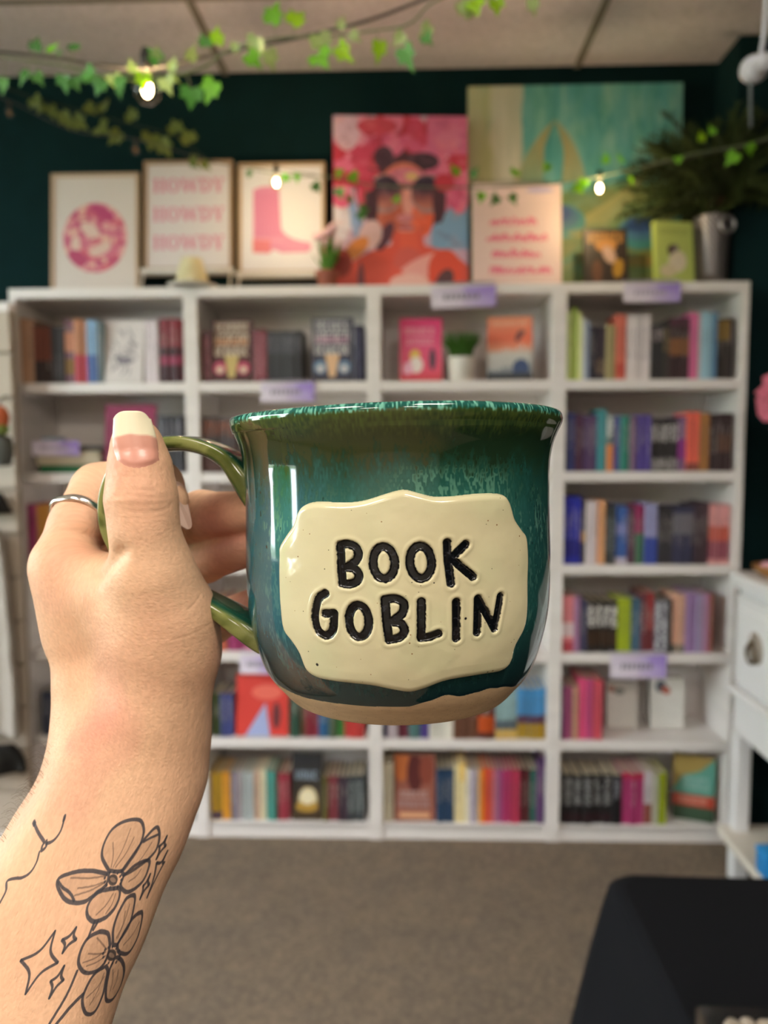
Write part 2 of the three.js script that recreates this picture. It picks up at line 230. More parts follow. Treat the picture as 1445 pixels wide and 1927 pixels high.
// rows: [unit, row, count from, first x, [[copies, last x, top y, spec] ...]] in photograph pixels; a null spec is a gap
const ROWS = [
  [3, 0, 'left', 1067, [[1, 1079, 585, 'c8d890'], [1, 1087, 578, '9ab840'], [1, 1095, 588, 'd8e094'], [1, 1102, 597, 'dfe4d6'], [1, 1111, 604, '8e9cb6'], [2, 1123, 614, '2e2c3e'], [3, 1141, 613, '3a2f3c;t=a08868,.6,.9'], [1, 1150, 611, 'b5a878'], [1, 1160, 611, '9c8f62'], [2, 1180, 591, 'e07460;b=c85040,.75,.95'], [6, 1227, 592, 'eae0e0;t=cfc4c8,.2,.7'], [3, 1250, 609, '2a2a2c;t=b0a0a4,.08,.3'], [2, 1262, 605, '3a3530;t=8a7850,.1,.5'], [6, 1299, 596, '3c2428;b=5a3040,0,.15;b=90603a,.34,.62'], [2, 1317, 586, 'e070a0'], [1, 1323, 588, 'd8ccd0'], [2, 1342, 586, '9cc4d4'], [1, 1353, 587, '5c86a8'], [2, 1375, 598, '2e2420;b=8a6c2c,.02,.36'], [1, 1384, 599, '3a3438;t=807478,.1,.4']]],
  [3, 1, 'left', 1060, [[1, 1069, 776, '38383e;t=80808c,.1,.5'], [2, 1084, 776, '3a4480'], [2, 1098, 777, '542a4a'], [1, 1105, 781, '4a3660'], [1, 1111, 782, '58406c'], [1, 1118, 781, '604464'], [1, 1125, 781, '4a3a68'], [2, 1142, 770, '4aa0a8'], [1, 1157, 780, '7a8a88;t=e0e4e0,.05,.4;b=dc8c54,.54,1'], [1, 1169, 781, '5c5ca0'], [1, 1178, 780, '46988c'], [1, 1187, 780, '2a8670'], [1, 1198, 782, '7e647c'], [4, 1227, 780, '5c4c9c'], [7, 1278, 786, '2a2628;t=d8d4d4,.1,.44;t=c8c4c4,.74,.96'], [2, 1294, 782, '7a5a80;b=8c3488,.42,.78'], [3, 1319, 774, 'f06c58;b=8a4a40,.86,1'], [2, 1338, 776, 'b47c44'], [2, 1353, 783, '3c2e30'], [3, 1381, 777, '3c2a2c;b=64483c,.36,.66']]],
  [3, 2, 'left', 1057, [[4, 1095, 934, '2028a4;b=1c1c80,.65,.9'], [1, 1104, 938, '4a4648;b=c89830,.5,.66'], [2, 1124, 942, 'ecdfe2'], [1, 1132, 942, 'e8b498'], [1, 1141, 942, 'd49c6c'], [2, 1160, 952, '3a3e40;t=70787c,.2,.8'], [2, 1183, 952, '4068b4;b=8890c8,.3,.5;b=d0c8d8,.9,1'], [1, 1197, 953, '583a4c'], [2, 1215, 951, 'a02c64;b=4c7c60,.48,1'], [2, 1240, 947, '9c9cc8;b=3048a4,.56,1'], [4, 1269, 954, '3a363c'], [6, 1309, 954, '3c3c58;b=78747c,.12,.46'], [2, 1322, 948, '40303a'], [2, 1337, 945, '48343c'], [5, 1377, 950, 'e6a4a4;b=cc6454,.36,.62;b=9a5464,.62,.92']]],
  [3, 3, 'left', 1046, [[1, 1057, 1118, 'e8a4bc'], [2, 1081, 1121, 'e28890;b=f0dce0,.48,.72;b=c44c58,.8,1'], [1, 1093, 1122, 'b484ac'], [2, 1106, 1128, '40405e'], [4, 1164, 1131, '1c1614;t=ece8e4,.08,.5;b=3a2410,.58,.86'], [2, 1189, 1127, 'aabc20'], [2, 1208, 1126, '4a6c84'], [1, 1220, 1117, '70343c'], [1, 1233, 1116, 'a43a3c;b=7a3438,.6,1'], [2, 1259, 1128, '4c4c58;t=d4d4dc,.04,.95'], [1, 1266, 1128, '2a2a2e'], [2, 1292, 1119, 'dcac94;b=74766a,.86,1'], [2, 1314, 1116, 'a888bc'], [1, 1326, 1118, '9a8cac'], [1, 1337, 1117, 'b084a4'], [1, 1345, 1119, '985a50']]],
  [3, 4, 'left', 1050, [[1, 1062, 1290, '2c5478;b=283c70,.6,1'], [2, 1079, 1292, 'b45c8c'], [1, 1090, 1292, 'cc9c80'], [2, 1107, 1277, 'e45484'], [1, 1118, 1279, 'b8487c'], [2, 1136, 1279, 'd45464']]],
  [3, 5, 'left', 1051, [[1, 1061, 1459, '242426;t=8a8a8a,.05,.6'], [5, 1154, 1459, '202022;t=8c8c8c,.05,.62;b=301a20,.78,.95'], [1, 1172, 1460, '1c1c20;t=787880,.05,.5'], [3, 1214, 1456, 'ac3a70;b=c0344c,0,.12'], [1, 1231, 1454, 'ccc2c8;b=8c4c40,.6,1'], [1, 1242, 1457, 'bcbca4'], [1, 1257, 1457, 'a0b020']]],
  [2, 4, 'left', 719, [[1, 729, 1302, '3a3e70'], [1, 748, 1304, 'b4a8b0'], [2, 769, 1302, '6c2a3c'], [1, 791, 1300, '4a6c6c'], [1, 808, 1302, '4c3c84'], [3, 853, 1301, 'e8e4d8'], [3, 899, 1303, '6c4634'], [1, 933, 1304, '5c2a20;b=c0501c,.5,.86'], [3, 974, 1300, '96b8bc;b=56606c,.6,.8;b=d8b058,.8,1'], [5, 1030, 1297, '4c94cc;b=604058,.54,.7;b=b08c24,.7,1']]],
  [2, 5, 'left', 717, [[3, 740, 1437, 'dcd4bc'], [0, 822, 0, null], [3, 855, 1449, '2c4a6c'], [1, 866, 1443, 'e8d8a8'], [1, 876, 1438, 'f0cc6c;b=ecdca4,.3,1'], [1, 886, 1447, 'e0d8c4'], [1, 894, 1449, 'b8b0c8'], [1, 903, 1449, 'dcd4d0'], [1, 911, 1449, 'd88c2c'], [1, 920, 1446, 'd84c2c'], [1, 930, 1448, 'e46860'], [1, 938, 1449, 'c47c98'], [1, 946, 1450, 'a85c94'], [2, 962, 1450, 'b83c70'], [2, 979, 1449, 'c03c5c'], [2, 998, 1450, '5c2228'], [1, 1011, 1450, '2e6c60'], [1, 1017, 1450, '74507c'], [1, 1026, 1424, '58386c']]],
  [1, 0, 'left', 378, [[2, 395, 623, '5c2a32;t=8c5058,.1,.9'], [0, 475, 0, null], [2, 501, 619, '7c2a3c;t=a05c64,.1,.9'], [5, 568, 621, '2c2c32;t=62626c,.08,.45'], [0, 666, 0, null], [2, 684, 610, '34344e;t=565a78,.1,.9']]],
  [1, 1, 'left', 374, [[6, 442, 785, '3a2a2a;t=94502f,.06,.34;b=52302a,.55,1']]],
  [1, 4, 'right', 396, [[1, 413, 1306, '3a4a22'], [2, 437, 1306, '424a84'], [0, 546, 0, null], [1, 563, 1300, '2a4a3c'], [1, 574, 1304, '705038'], [2, 598, 1302, '8c2a3c'], [1, 618, 1306, '2c6494'], [1, 632, 1306, '50604a'], [1, 647, 1304, '3c7c3a'], [3, 684, 1302, 'c8403e']]],
  [1, 5, 'right', 350, [[1, 371, 1450, '1c1212'], [2, 391, 1456, 'bcb6ac'], [3, 416, 1455, 'c49c2c;b=484068,.84,.96'], [2, 433, 1454, 'd4942c'], [1, 443, 1452, '6a6a7c'], [1, 452, 1452, 'b4a4ac'], [3, 476, 1453, 'acb4b4'], [1, 487, 1452, 'd8b49c'], [1, 499, 1451, 'd8ccac'], [2, 517, 1452, '509c92'], [1, 523, 1454, '38483a'], [2, 544, 1456, 'a43c4c'], [0, 607, 0, null], [1, 615, 1462, '6a6430'], [2, 635, 1462, '843c44'], [2, 653, 1462, '40303e'], [3, 685, 1462, '40464a;t=8c9494,.1,.8']]],
  [0, 0, 'left', 33, [[2, 60, 598, 'b48c70'], [3, 92, 611, '2a1410;b=6e2e12,.04,.6'], [3, 117, 612, '2c282a;t=545054,.5,.9'], [2, 137, 601, '7c5060;b=d08c6c,.2,.5;b=8a6424,.62,.85'], [2, 160, 600, 'd4946c;b=c43850,.56,1'], [2, 180, 601, '7ca4c8;b=3c5c9c,.55,1'], [2, 192, 604, '68787c'], [0, 269, 0, null], [3, 296, 602, 'd4c8cc'], [5, 340, 598, '8c2a3a;b=401c2a,.45,1;b=a03a5c,.58,.72']]],
  [0, 1, 'right', 294, [[5, 341, 781, '2e2c34;t=6c6a76,.08,.6']]],
  [0, 2, 'left', 46, [[2, 66, 948, 'a84474'], [2, 88, 949, 'c88c3c']]],
  [0, 4, 'left', 76, [[2, 96, 1302, '3c4254'], [2, 112, 1304, '50566c']]],
];
for (const [unit, row, from, first, list] of ROWS) {
  const total = list.reduce((n, q) => n + q[0], 0), group = 'books standing on the ' + ROW[row] + ' shelf of the ' + UNIT[unit] + ' bookcase';
  let x = first, n = 0;
  for (const [copies, last, ytop, spec] of list) {
    for (let k = 0; k < copies; k++) {
      n++;
      const a = lerp(x, last, k / copies), b = lerp(x, last, (k + 1) / copies), s = parseSpec(spec), letters = s.bands.find((q) => q.letters), band = s.bands.find((q) => !q.letters);
      const looks = colourName(s.base) + ' book' + (letters ? ' with ' + colourName(letters.c) + ' lettering' : band && colourName(band.c) !== colourName(s.base) ? ' with ' + colourName(band.c) + ' band' : '');
      const place = from === 'left' ? nth(n) + ' spine from left' : nth(total - n + 1) + ' spine from right';
      spineBook(a, b, ytop + (k % 2 ? 0.6 : 0), FLOORS[row], spec, `${looks}, ${place}, ${ROW[row]} shelf of ${UNIT[unit]} bookcase`, group, unit === 3 && row === 3 && last > 1300 ? 0 : 0);
    }
    x = last;
  }
}
// three books whose feet show between the wrist and the mug
[[405, 424, '#e27c60', 'e27c60', 'coral'], [425, 457, '', '8c2c5c', 'dark magenta'], [458, 488, '', 'dc7c9c', 'pink']].forEach(([a, b, , s, n], i) => spineBook(a, b, 1122 + i * 2, FLOORS[3], s, n + ' book whose foot shows between the wrist and the mug base', 'books between the wrist and the mug'));

// books shown face out: front covers are flat print
function faceBook(x0, x1, y0, y1, z, base, tex, label, { lean = 8, turn = 0, thick = 0.022, edge = '#d9cfb6', spine = '#555555', group } = {}) {
  const a = onZ(x0, y1, z), b = onZ(x1, y1, z), top = onZ((x0 + x1) / 2, y0, z - 0.015), w = b.x - a.x, h = Math.min(0.3, (top.y - base) / Math.cos(lean * Math.PI / 180)), t = thing('book', label, 'book', [(a.x + b.x) / 2, base + 0.0008 + thick * Math.sin(lean * Math.PI / 180), z], group ?? 'books shown face out');
  const front = new THREE.MeshStandardMaterial({ map: tex, roughness: 0.45 }), sp = std(spine, 0.5);
  const g = box(w, h, 0.0022, 0, h / 2, -0.0011, 0), p = g.attributes.position, uv = g.attributes.uv;
  for (let i = 0; i < p.count; i++) uv.setXY(i, p.getX(i) / w + 0.5, p.getY(i) / h);
  part(t, 'front_cover', g, front);
  part(t, 'page_block', box(w - 0.006, h - 0.006, thick - 0.004, 0.002, h / 2, -thick / 2, 0), std(edge, 0.9));
  part(t, 'spine', box(0.002, h, thick - 0.004, -w / 2 + 0.001, h / 2, -thick / 2, 0), sp);
  part(t, 'back_cover', box(w, h, 0.002, 0, h / 2, -thick + 0.001, 0), sp);
  t.rotation.set(-lean * Math.PI / 180, turn, 0, 'YXZ');
  return t;
}
const R0 = random(5);
const blocks = (g, x, y, w, h, n, c, gap = 0.25) => { g.fillStyle = c; const s = w / n; for (let i = 0; i < n; i++) { const q = x + i * s, k = Math.floor(R0() * 4); g.fillRect(q, y, s * 0.28, h); if (k !== 1) g.fillRect(q, y, s * (1 - gap), h * 0.22); if (k !== 2) g.fillRect(q, y + h * 0.78, s * (1 - gap), h * 0.22); if (k !== 3) g.fillRect(q + s * 0.5, y, s * 0.25, h); } };
const grad = (g, w, h, stops) => { const q = g.createLinearGradient(0, 0, 0, h); for (const [a, c] of stops) q.addColorStop(a, c); g.fillStyle = q; g.fillRect(0, 0, w, h); };
const blob = (g, x, y, rx, ry, c, a = 0) => { g.fillStyle = c; g.beginPath(); g.ellipse(x, y, rx, ry, a, 0, 7); g.fill(); };
const skull = (bg, letters, mid, accent, nose) => canvas(160, 220, (g, w, h) => {
  g.fillStyle = bg; g.fillRect(0, 0, w, h);
  blocks(g, 14, 8, 132, 34, 7, letters); blocks(g, 10, 48, 140, 40, 6, letters); blocks(g, 16, 66, 128, 22, 8, mid); blocks(g, 12, 94, 136, 34, 7, letters);
  blob(g, 34, 172, 26, 24, accent); blob(g, 126, 172, 26, 24, accent); blob(g, 34, 178, 14, 12, letters); blob(g, 126, 178, 14, 12, letters);
  g.fillStyle = nose; g.beginPath(); g.moveTo(52, 128); g.lineTo(108, 128); g.lineTo(92, 208); g.lineTo(68, 208); g.fill();
});
faceBook(397, 474, 604, 713, BZ - 0.02, FLOORS[0], skull('#4c2228', '#d8c8b0', '#d89868', '#c04868', '#c8b070'), 'face-out maroon book with cream lettering and pink flowers on the second bookcase', { spine: '#4c2228' });
faceBook(586, 664, 599, 713, BZ - 0.02, FLOORS[0], skull('#2a2c44', '#d4d0d0', '#c890a8', '#6888a8', '#e0b890'), 'face-out navy book with white lettering beside the black spines on the second bookcase', { spine: '#2a2c44' });
faceBook(194, 268, 604, 714, BZ - 0.02, FLOORS[0], canvas(160, 230, (g, w, h) => { g.fillStyle = '#ddd5d2'; g.fillRect(0, 0, w, h); g.strokeStyle = '#8a8288'; g.lineWidth = 5; for (let i = 0; i < 26; i++) { const x = 30 + R0() * 100, y = 24 + R0() * 160; g.beginPath(); g.moveTo(x, y); g.quadraticCurveTo(x + 18 - R0() * 36, y + 10, x + 30 - R0() * 60, y + 22 + R0() * 10); g.stroke(); } blob(g, 90, 150, 34, 12, '#7c7480'); blob(g, 60, 138, 14, 8, '#6a6470'); }), 'face-out white book with grey sketch on the top shelf of the leftmost bookcase', { spine: '#d8d0d0' });
faceBook(752, 832, 600, 715, BZ - 0.045, FLOORS[0], canvas(160, 230, (g, w, h) => { grad(g, w, h, [[0, '#ec3c7c'], [0.5, '#f05c86'], [1, '#e85068']]); blocks(g, 18, 34, 116, 26, 6, '#f8a8b8'); blocks(g, 26, 72, 110, 26, 5, '#f49cb0'); blob(g, 58, 138, 20, 24, '#f0c860'); blob(g, 62, 172, 26, 30, '#f8e8e0'); blob(g, 124, 152, 12, 40, '#4c3c50'); blob(g, 30, 186, 20, 24, '#f8b8d0'); g.fillStyle = '#e04858'; g.fillRect(0, 206, 160, 24); }), 'face-out hot pink book left of the little potted grass', { spine: '#d83c70', lean: 9 });
faceBook(916, 1001, 596, 712, BZ - 0.035, FLOORS[0], canvas(160, 230, (g, w, h) => { grad(g, w, h, [[0, '#f4a07c'], [0.35, '#f47858'], [0.52, '#f0a080'], [0.6, '#c8c4bc'], [1, '#6a7480']]); blocks(g, 18, 18, 124, 16, 8, '#f8b898'); blob(g, 112, 72, 10, 22, '#7c4848', 0.4); blob(g, 126, 60, 8, 10, '#8c5c50'); g.fillStyle = '#ddd8d0'; for (let i = 0; i < 12; i++) g.fillRect(8 + i * 12.5, 112 + R0() * 26 - (i > 5 ? 14 : 0), 6, 66); blob(g, 120, 190, 30, 34, '#3c5078'); g.fillStyle = '#3a4048'; g.fillRect(0, 206, 160, 24); }), 'face-out coral book with a grey skyline, right of the little potted grass', { spine: '#e07050', lean: 12, turn: -0.12 });
faceBook(196, 291, 764, 886, BZ - 0.02, FLOORS[1], canvas(160, 220, (g, w, h) => { g.fillStyle = '#8e2050'; g.fillRect(0, 0, w, h); blob(g, 118, 110, 40, 70, '#e07850'); blob(g, 112, 90, 24, 34, '#f0a078'); }), 'face-out magenta book with an orange figure, behind the thumb tip', { spine: '#7c1c48' });
faceBook(444, 542, 1274, 1389, BZ - 0.02, FLOORS[4], canvas(170, 210, (g, w, h) => { g.fillStyle = '#dc4038'; g.fillRect(0, 0, w, h); blob(g, 100, 60, 50, 26, '#f07060'); g.fillStyle = '#a8b4e0'; g.beginPath(); g.moveTo(96, 96); g.lineTo(112, 210); g.lineTo(30, 210); g.fill(); blob(g, 132, 140, 14, 46, '#6c3038'); }), 'face-out red book with a pale blue shape, below the mug handle', { spine: '#b83430' });
faceBook(549, 606, 1424, 1547, BZ - 0.02, FLOORS[5], canvas(140, 230, (g, w, h) => { grad(g, w, h, [[0, '#20242c'], [1, '#4a3824']]); blocks(g, 14, 60, 112, 30, 4, '#8c9cac'); blob(g, 74, 160, 44, 44, '#e0cc9c'); blob(g, 70, 184, 52, 20, '#b8903c'); blob(g, 72, 152, 34, 26, '#f0e4c0'); }), 'face-out dark book with a pale golden dome on the bottom shelf', { spine: '#20242c' });
faceBook(742, 819, 1426, 1547, BZ - 0.02, FLOORS[5], canvas(150, 220, (g, w, h) => { g.fillStyle = '#9c5c4c'; g.fillRect(0, 0, w, h); blob(g, 26, 30, 30, 60, '#c8703c'); blob(g, 76, 60, 30, 64, '#5c2424'); blob(g, 118, 50, 26, 50, '#8c4434'); blocks(g, 18, 120, 112, 24, 6, '#b89c98'); blocks(g, 12, 152, 124, 24, 7, '#a88c8c'); g.fillStyle = '#e8b088'; g.fillRect(18, 192, 112, 18); }), 'face-out reddish brown book with grey lettering on the bottom shelf of the third bookcase', { spine: '#8c5040' });
faceBook(1266, 1341, 1424, 1545, BZ - 0.05, FLOORS[5], canvas(170, 220, (g, w, h) => { g.fillStyle = '#5c9c8c'; g.fillRect(0, 0, w, h); g.fillStyle = '#a48c4c'; g.beginPath(); g.moveTo(0, 0); g.lineTo(170, 0); g.lineTo(110, 50); g.lineTo(40, 70); g.lineTo(0, 120); g.fill(); blocks(g, 40, 70, 110, 44, 7, '#90b8b0'); g.fillStyle = '#b84834'; g.fillRect(0, 132, 170, 40); blocks(g, 20, 140, 120, 22, 9, '#d09888'); g.fillStyle = '#38503c'; g.fillRect(0, 172, 170, 48); }), 'face-out teal book with a red band, turned at the end of the bottom shelf', { spine: '#6c4030', turn: -0.35, lean: 4 });
for (const [a, b, i] of [[1141, 1199, 0], [1223, 1287, 1]]) {
  faceBook(a, b, i ? 1279 : 1285, 1378, BZ - 0.12, FLOORS[4], canvas(140, 210, (g, w, h) => { g.fillStyle = '#e2e0da'; g.fillRect(0, 0, w, h); g.fillStyle = '#cfccc8'; for (let k = 0; k < 260; k++) g.fillRect(R0() * w, 70 + R0() * 140, 4, 3); if (i) { blob(g, 46, 34, 22, 26, '#5c6470'); blob(g, 66, 50, 20, 16, '#b86858', 0.6); } else { blob(g, 24, 32, 22, 14, '#b07c68', 0.5); blob(g, 60, 44, 22, 16, '#8c908c'); } }), i ? 'right one of two face-out white books, grey and red drawing at its top' : 'left one of two face-out white books, faded brown drawing at its top', { spine: '#55584e', thick: 0.03, lean: 6 });
}
{ // a small pile of books lying flat, second shelf of the leftmost bookcase
  const z = BZ - 0.02, x = (p) => onZ(p, 860, z).x;
  [[74, 158, 0.024, '0c6a3c', 'dark green book at the bottom of the flat pile, leftmost bookcase'], [68, 186, 0.05, 'c8bca0', 'thick cream book lying on the dark green one, leftmost bookcase'], [116, 195, 0.016, '3a3634', 'charcoal book topmost of the flat pile, leftmost bookcase']].reduce((y, [a, b, h, c, label], i) => {
    const w = x(b) - x(a), t = thing('book', label, 'book', [(x(a) + x(b)) / 2, y + 0.0005, z - 0.004 * i], 'books lying flat in a pile');
    const m = std('#' + c, 0.5);
    part(t, 'cover', flat([box(w, 0.002, 0.15, 0, 0.001, -0.075, 0), box(w, 0.002, 0.15, 0, h - 0.001, -0.075, 0), box(w, h, 0.002, 0, h / 2, -0.001, 0)]), m);
    part(t, 'page_block', box(w - 0.006, h - 0.0044, 0.14, 0, h / 2, -0.074, 0), pageM);
    return y + h + 0.0006;
  }, FLOORS[1]);
  const t = thing('bowl', 'small pale blue bowl behind the lavender sign, leftmost bookcase', 'bowl', [x(84), FLOORS[1] + 0.0765, z - 0.07]);
  part(t, 'vessel', lathe([[0, 0], [0.024, 0], [0.036, 0.02], [0.04, 0.045], [0.037, 0.045], [0.033, 0.022], [0.02, 0.005], [0, 0.005]], 28), std('#9cb4c4', 0.35));
}

// ---------------------------------------------------------------- shelf signs
{
  const lett = random(12);
  const tex = [0, 1, 2].map((k) => canvas(256, 96, (g, w, h) => {
    const q = g.createLinearGradient(0, h, w, 0); q.addColorStop(0, '#e4dcec'); q.addColorStop(0.45, '#d6c8e0'); q.addColorStop(1, '#a890dc'); g.fillStyle = q; g.fillRect(0, 0, w, h);
    blob(g, 190 + 20 * k, 20, 60, 26, 'rgba(150,124,210,0.45)'); blob(g, 60, 70, 70, 20, 'rgba(240,230,244,0.6)');
    g.strokeStyle = k === 1 ? '#a69cb4' : '#767286'; g.lineWidth = 6;
    for (let i = 0; i < 7; i++) { const x = 52 + i * 21; g.beginPath(); g.moveTo(x, 60); g.lineTo(x + 4 * lett(), 36); g.quadraticCurveTo(x + 14, 34 + 8 * lett(), x + 8, 48); g.lineTo(x + 14 * lett(), 60); g.stroke(); }
  }));
  const back = std('#cfc6d8', 0.6);
  [[812, 934, 538, 579, 0, 'on the top edge of the third bookcase'], [1173, 1281, 533, 569, 1, 'on the top edge of the rightmost bookcase'], [491, 592, 720, 756, 2, 'on a shelf edge just above the mug rim'], [1148, 1255, 1233, 1276, 2, 'on a lower shelf edge of the rightmost bookcase'], [60, 149, 829, 858, 1, 'leaning against the flat pile of books'], [452, 520, 1233, 1268, 2, 'half hidden by the mug body']].forEach(([x0, x1, y0, y1, k, where], i) => {
    const z = BZ + (i === 4 ? -0.012 : 0.006), a = onZ(x0, y1, z), b = onZ(x1, y0, z), w = b.x - a.x, h = b.y - a.y;
    const t = thing('sign', 'lavender paper sign with grey lettering ' + where, 'sign', [(a.x + b.x) / 2, a.y, z], 'lavender shelf signs');
    const g = box(w, h, 0.0016, 0, h / 2, 0, 0), p = g.attributes.position, uv = g.attributes.uv;
    for (let j = 0; j < p.count; j++) uv.setXY(j, p.getX(j) / w + 0.5, p.getY(j) / h);
    part(t, 'front_panel', g, std('#ffffff', 0.6, { map: tex[k] }));
    if (i !== 4) { const f = EDGE[i < 2 ? 0 : i === 2 ? 1 : 4] + TH; part(t, 'top_flap', box(w, 0.0014, 0.03, 0, Math.max(h, f + 0.0045 - a.y), -0.0145, 0), back); }
    t.rotation.z = [0.03, 0.005, 0.02, 0.01, 0, 0][i];
  });
}

// ---------------------------------------------------------------- on top of the bookcases
function panelAt(x0, x1, y0, y1, z, base) { const a = onZ(x0, y1, z), b = onZ(x1, y1, z), t = onZ((x0 + x1) / 2, y0, z); return { x: (a.x + b.x) / 2, w: b.x - a.x, h: t.y - (base ?? a.y), y: base ?? a.y }; }
function framed(name, category, label, p, z, tex, { border = 0.012, depth = 0.022, wood = '#b08d68', lean = 5, turn = 0, group } = {}) {
  const t = thing(name, label, category, [p.x, p.y, z], group), { w, h } = p, L = lean * Math.PI / 180, woodM = std(wood, 0.5);
  const g = new THREE.BoxGeometry(w - border * 1.6, h - border * 1.6, 0.004).translate(0, h / 2, depth - 0.008);
  part(t, 'print', g, std('#ffffff', 0.5, { map: tex }));
  if (border > 0.004) part(t, 'frame', flat([box(w, border, depth, 0, border / 2, depth / 2), box(w, border, depth, 0, h - border / 2, depth / 2), box(border, h - 2 * border, depth, -w / 2 + border / 2, h / 2, depth / 2), box(border, h - 2 * border, depth, w / 2 - border / 2, h / 2, depth / 2)]), woodM);
  else part(t, 'stretcher', box(w, h, depth - 0.009, 0, h / 2, (depth - 0.009) / 2, 0.002), woodM);
  part(t, 'backing', box(w - 0.01, h - 0.01, 0.002, 0, h / 2, 0.001, 0), std('#6b5238', 0.8));
  t.rotation.set(-L, turn, 0, 'YXZ');
  return t;
}
{
  const zf = -2.735, P = (x0, x1, y0, y1, base) => panelAt(x0, x1, y0, y1, zf, base), pink = random(44);
  const globe = canvas(320, 420, (g, w, h) => {
    g.fillStyle = '#ddd3cc'; g.fillRect(0, 0, w, h);
    g.save(); g.beginPath(); g.arc(160, 218, 124, 0, 7); g.clip(); g.fillStyle = '#d87890'; g.fillRect(0, 0, w, h);
    for (let i = 0; i < 170; i++) { const r = pink(); g.fillStyle = r < 0.3 ? '#e4a8a8' : r < 0.6 ? '#c8587c' : r < 0.8 ? '#d8687c' : '#e6b8a8'; g.fillRect(30 + pink() * 250, 90 + pink() * 250, 12 + pink() * 26, 10 + pink() * 20); }
    blob(g, 140, 190, 40, 22, '#e4c8bc', 0.5); blob(g, 180, 260, 44, 20, '#e2c4b8', -0.4); blob(g, 84, 240, 18, 26, '#e4c8bc'); blob(g, 190, 130, 50, 20, '#c04878', 0.5); blob(g, 92, 290, 40, 24, '#c04c74', 0.6); g.restore();
  });
  framed('framed_print', 'framed print', 'framed print of a pink mirror ball, leftmost on the bookcases', P(99, 264, 322, 531, TOP + 0.001), zf, globe, { wood: '#c4a88c', group: 'framed pink prints' });
  const howdy = canvas(320, 420, (g, w, h) => { g.fillStyle = '#ded6d6'; g.fillRect(0, 0, w, h); g.fillStyle = '#d87c9c'; g.font = 'bold 78px serif'; g.textAlign = 'center'; g.textBaseline = 'middle'; for (const y of [88, 204, 318]) { g.save(); g.translate(160, y); g.scale(0.86, 1.0); g.fillText('HOWDY', 0, 0); g.restore(); } });
  framed('framed_print', 'framed print', 'framed print reading HOWDY three times, on a white easel', P(274, 440, 299, 513), zf, howdy, { wood: '#a88a6c', group: 'framed pink prints' });
  const boot = canvas(320, 420, (g, w, h) => {
    g.fillStyle = '#e2dfe2'; g.fillRect(0, 0, w, h); g.fillStyle = '#dc8cac'; g.beginPath(); g.moveTo(48, 94); g.quadraticCurveTo(95, 70, 150, 90); g.lineTo(158, 250); g.quadraticCurveTo(180, 296, 268, 306); g.quadraticCurveTo(288, 330, 262, 346); g.lineTo(160, 348); g.lineTo(128, 334); g.lineTo(110, 350); g.lineTo(48, 346); g.closePath(); g.fill();
    g.strokeStyle = '#c8608c'; g.lineWidth = 3; for (let i = 0; i < 7; i++) { g.beginPath(); g.moveTo(60 + i * 14, 104); g.bezierCurveTo(46 + i * 14, 150, 74 + i * 14, 200, 62 + i * 15, 280); g.stroke(); }
    g.fillStyle = '#e07c84'; g.fillRect(46, 292, 70, 52); g.strokeStyle = '#e8b4c4'; g.beginPath(); g.moveTo(48, 290); g.lineTo(170, 300); g.stroke();
  });
  framed('framed_print', 'framed print', 'framed print of a pink cowboy boot, beside the portrait painting', P(450, 613, 303, 519), zf, boot, { wood: '#b49878', group: 'framed pink prints' });
  // white easels under the second and third print
  const em = std('#dcd8d2', 0.4);
  [[268, 443, 513, 'HOWDY'], [447, 612, 519, 'boot']].forEach(([x0, x1, y, n]) => {
    const p = panelAt(x0, x1, y - 10, y, zf + 0.02), t = thing('easel', 'low white wire easel holding the ' + n + ' print', 'easel', [p.x, TOP + 0.0005, zf + 0.035], 'white easels'), hh = p.y - TOP - 0.002;
    part(t, 'ledge', box(p.w, 0.007, 0.05, 0, hh - 0.0045, -0.012, 0.002), em);
    part(t, 'lip', box(p.w, 0.01, 0.005, 0, hh + 0.004, 0.012, 0.001), em);
    for (const s of [-1, 1]) part(t, 'leg', tube([V(s * (p.w / 2 - 0.012), hh - 0.006, 0.01), V(s * (p.w / 2 - 0.01), 0.006, 0.03), V(s * (p.w / 2 - 0.01), 0.004, -0.03)], 0.0035, 14, 8), em);
  });
  // portrait painting
  const portrait = canvas(400, 500, (g, w, h) => {
    g.fillStyle = '#c9a8c0'; g.fillRect(0, 0, w, h); g.fillStyle = '#7fa4c8'; g.fillRect(290, 240, 110, 140); g.fillStyle = '#88a4d0'; g.beginPath(); g.moveTo(26, 250); g.lineTo(60, 240); g.lineTo(96, 330); g.lineTo(64, 350); g.fill(); blob(g, 10, 300, 40, 70, '#d8d0dc');
    const flowers = ['#d85c84', '#e06c90', '#c8344c', '#d04464', '#e890ac', '#b82c40', '#e47898'];
    blob(g, 210, 190, 150, 150, '#54303c'); const r = random(8);
    for (let i = 0; i < 150; i++) { const a = r() * 6.3, d = 70 + r() * 150, x = 210 + Math.cos(a) * d * 1.15, y = 140 + Math.sin(a) * d * 0.8; if (y < 250 - Math.abs(x - 200) * -0.1 && !(x > 140 && x < 290 && y > 150)) blob(g, x, y, 14 + r() * 26, 12 + r() * 20, flowers[i % 7], r() * 3); }
    g.fillStyle = '#d86c94'; g.fillRect(280, 0, 120, 110); blob(g, 340, 70, 40, 26, '#e07c9c'); blob(g, 40, 40, 40, 60, '#e0b8cc'); blob(g, 130, 30, 60, 24, '#d0485c');
    blob(g, 150, 120, 30, 34, '#4c3040'); blob(g, 265, 130, 50, 26, '#442c3c'); blob(g, 205, 150, 22, 14, '#3c2838');
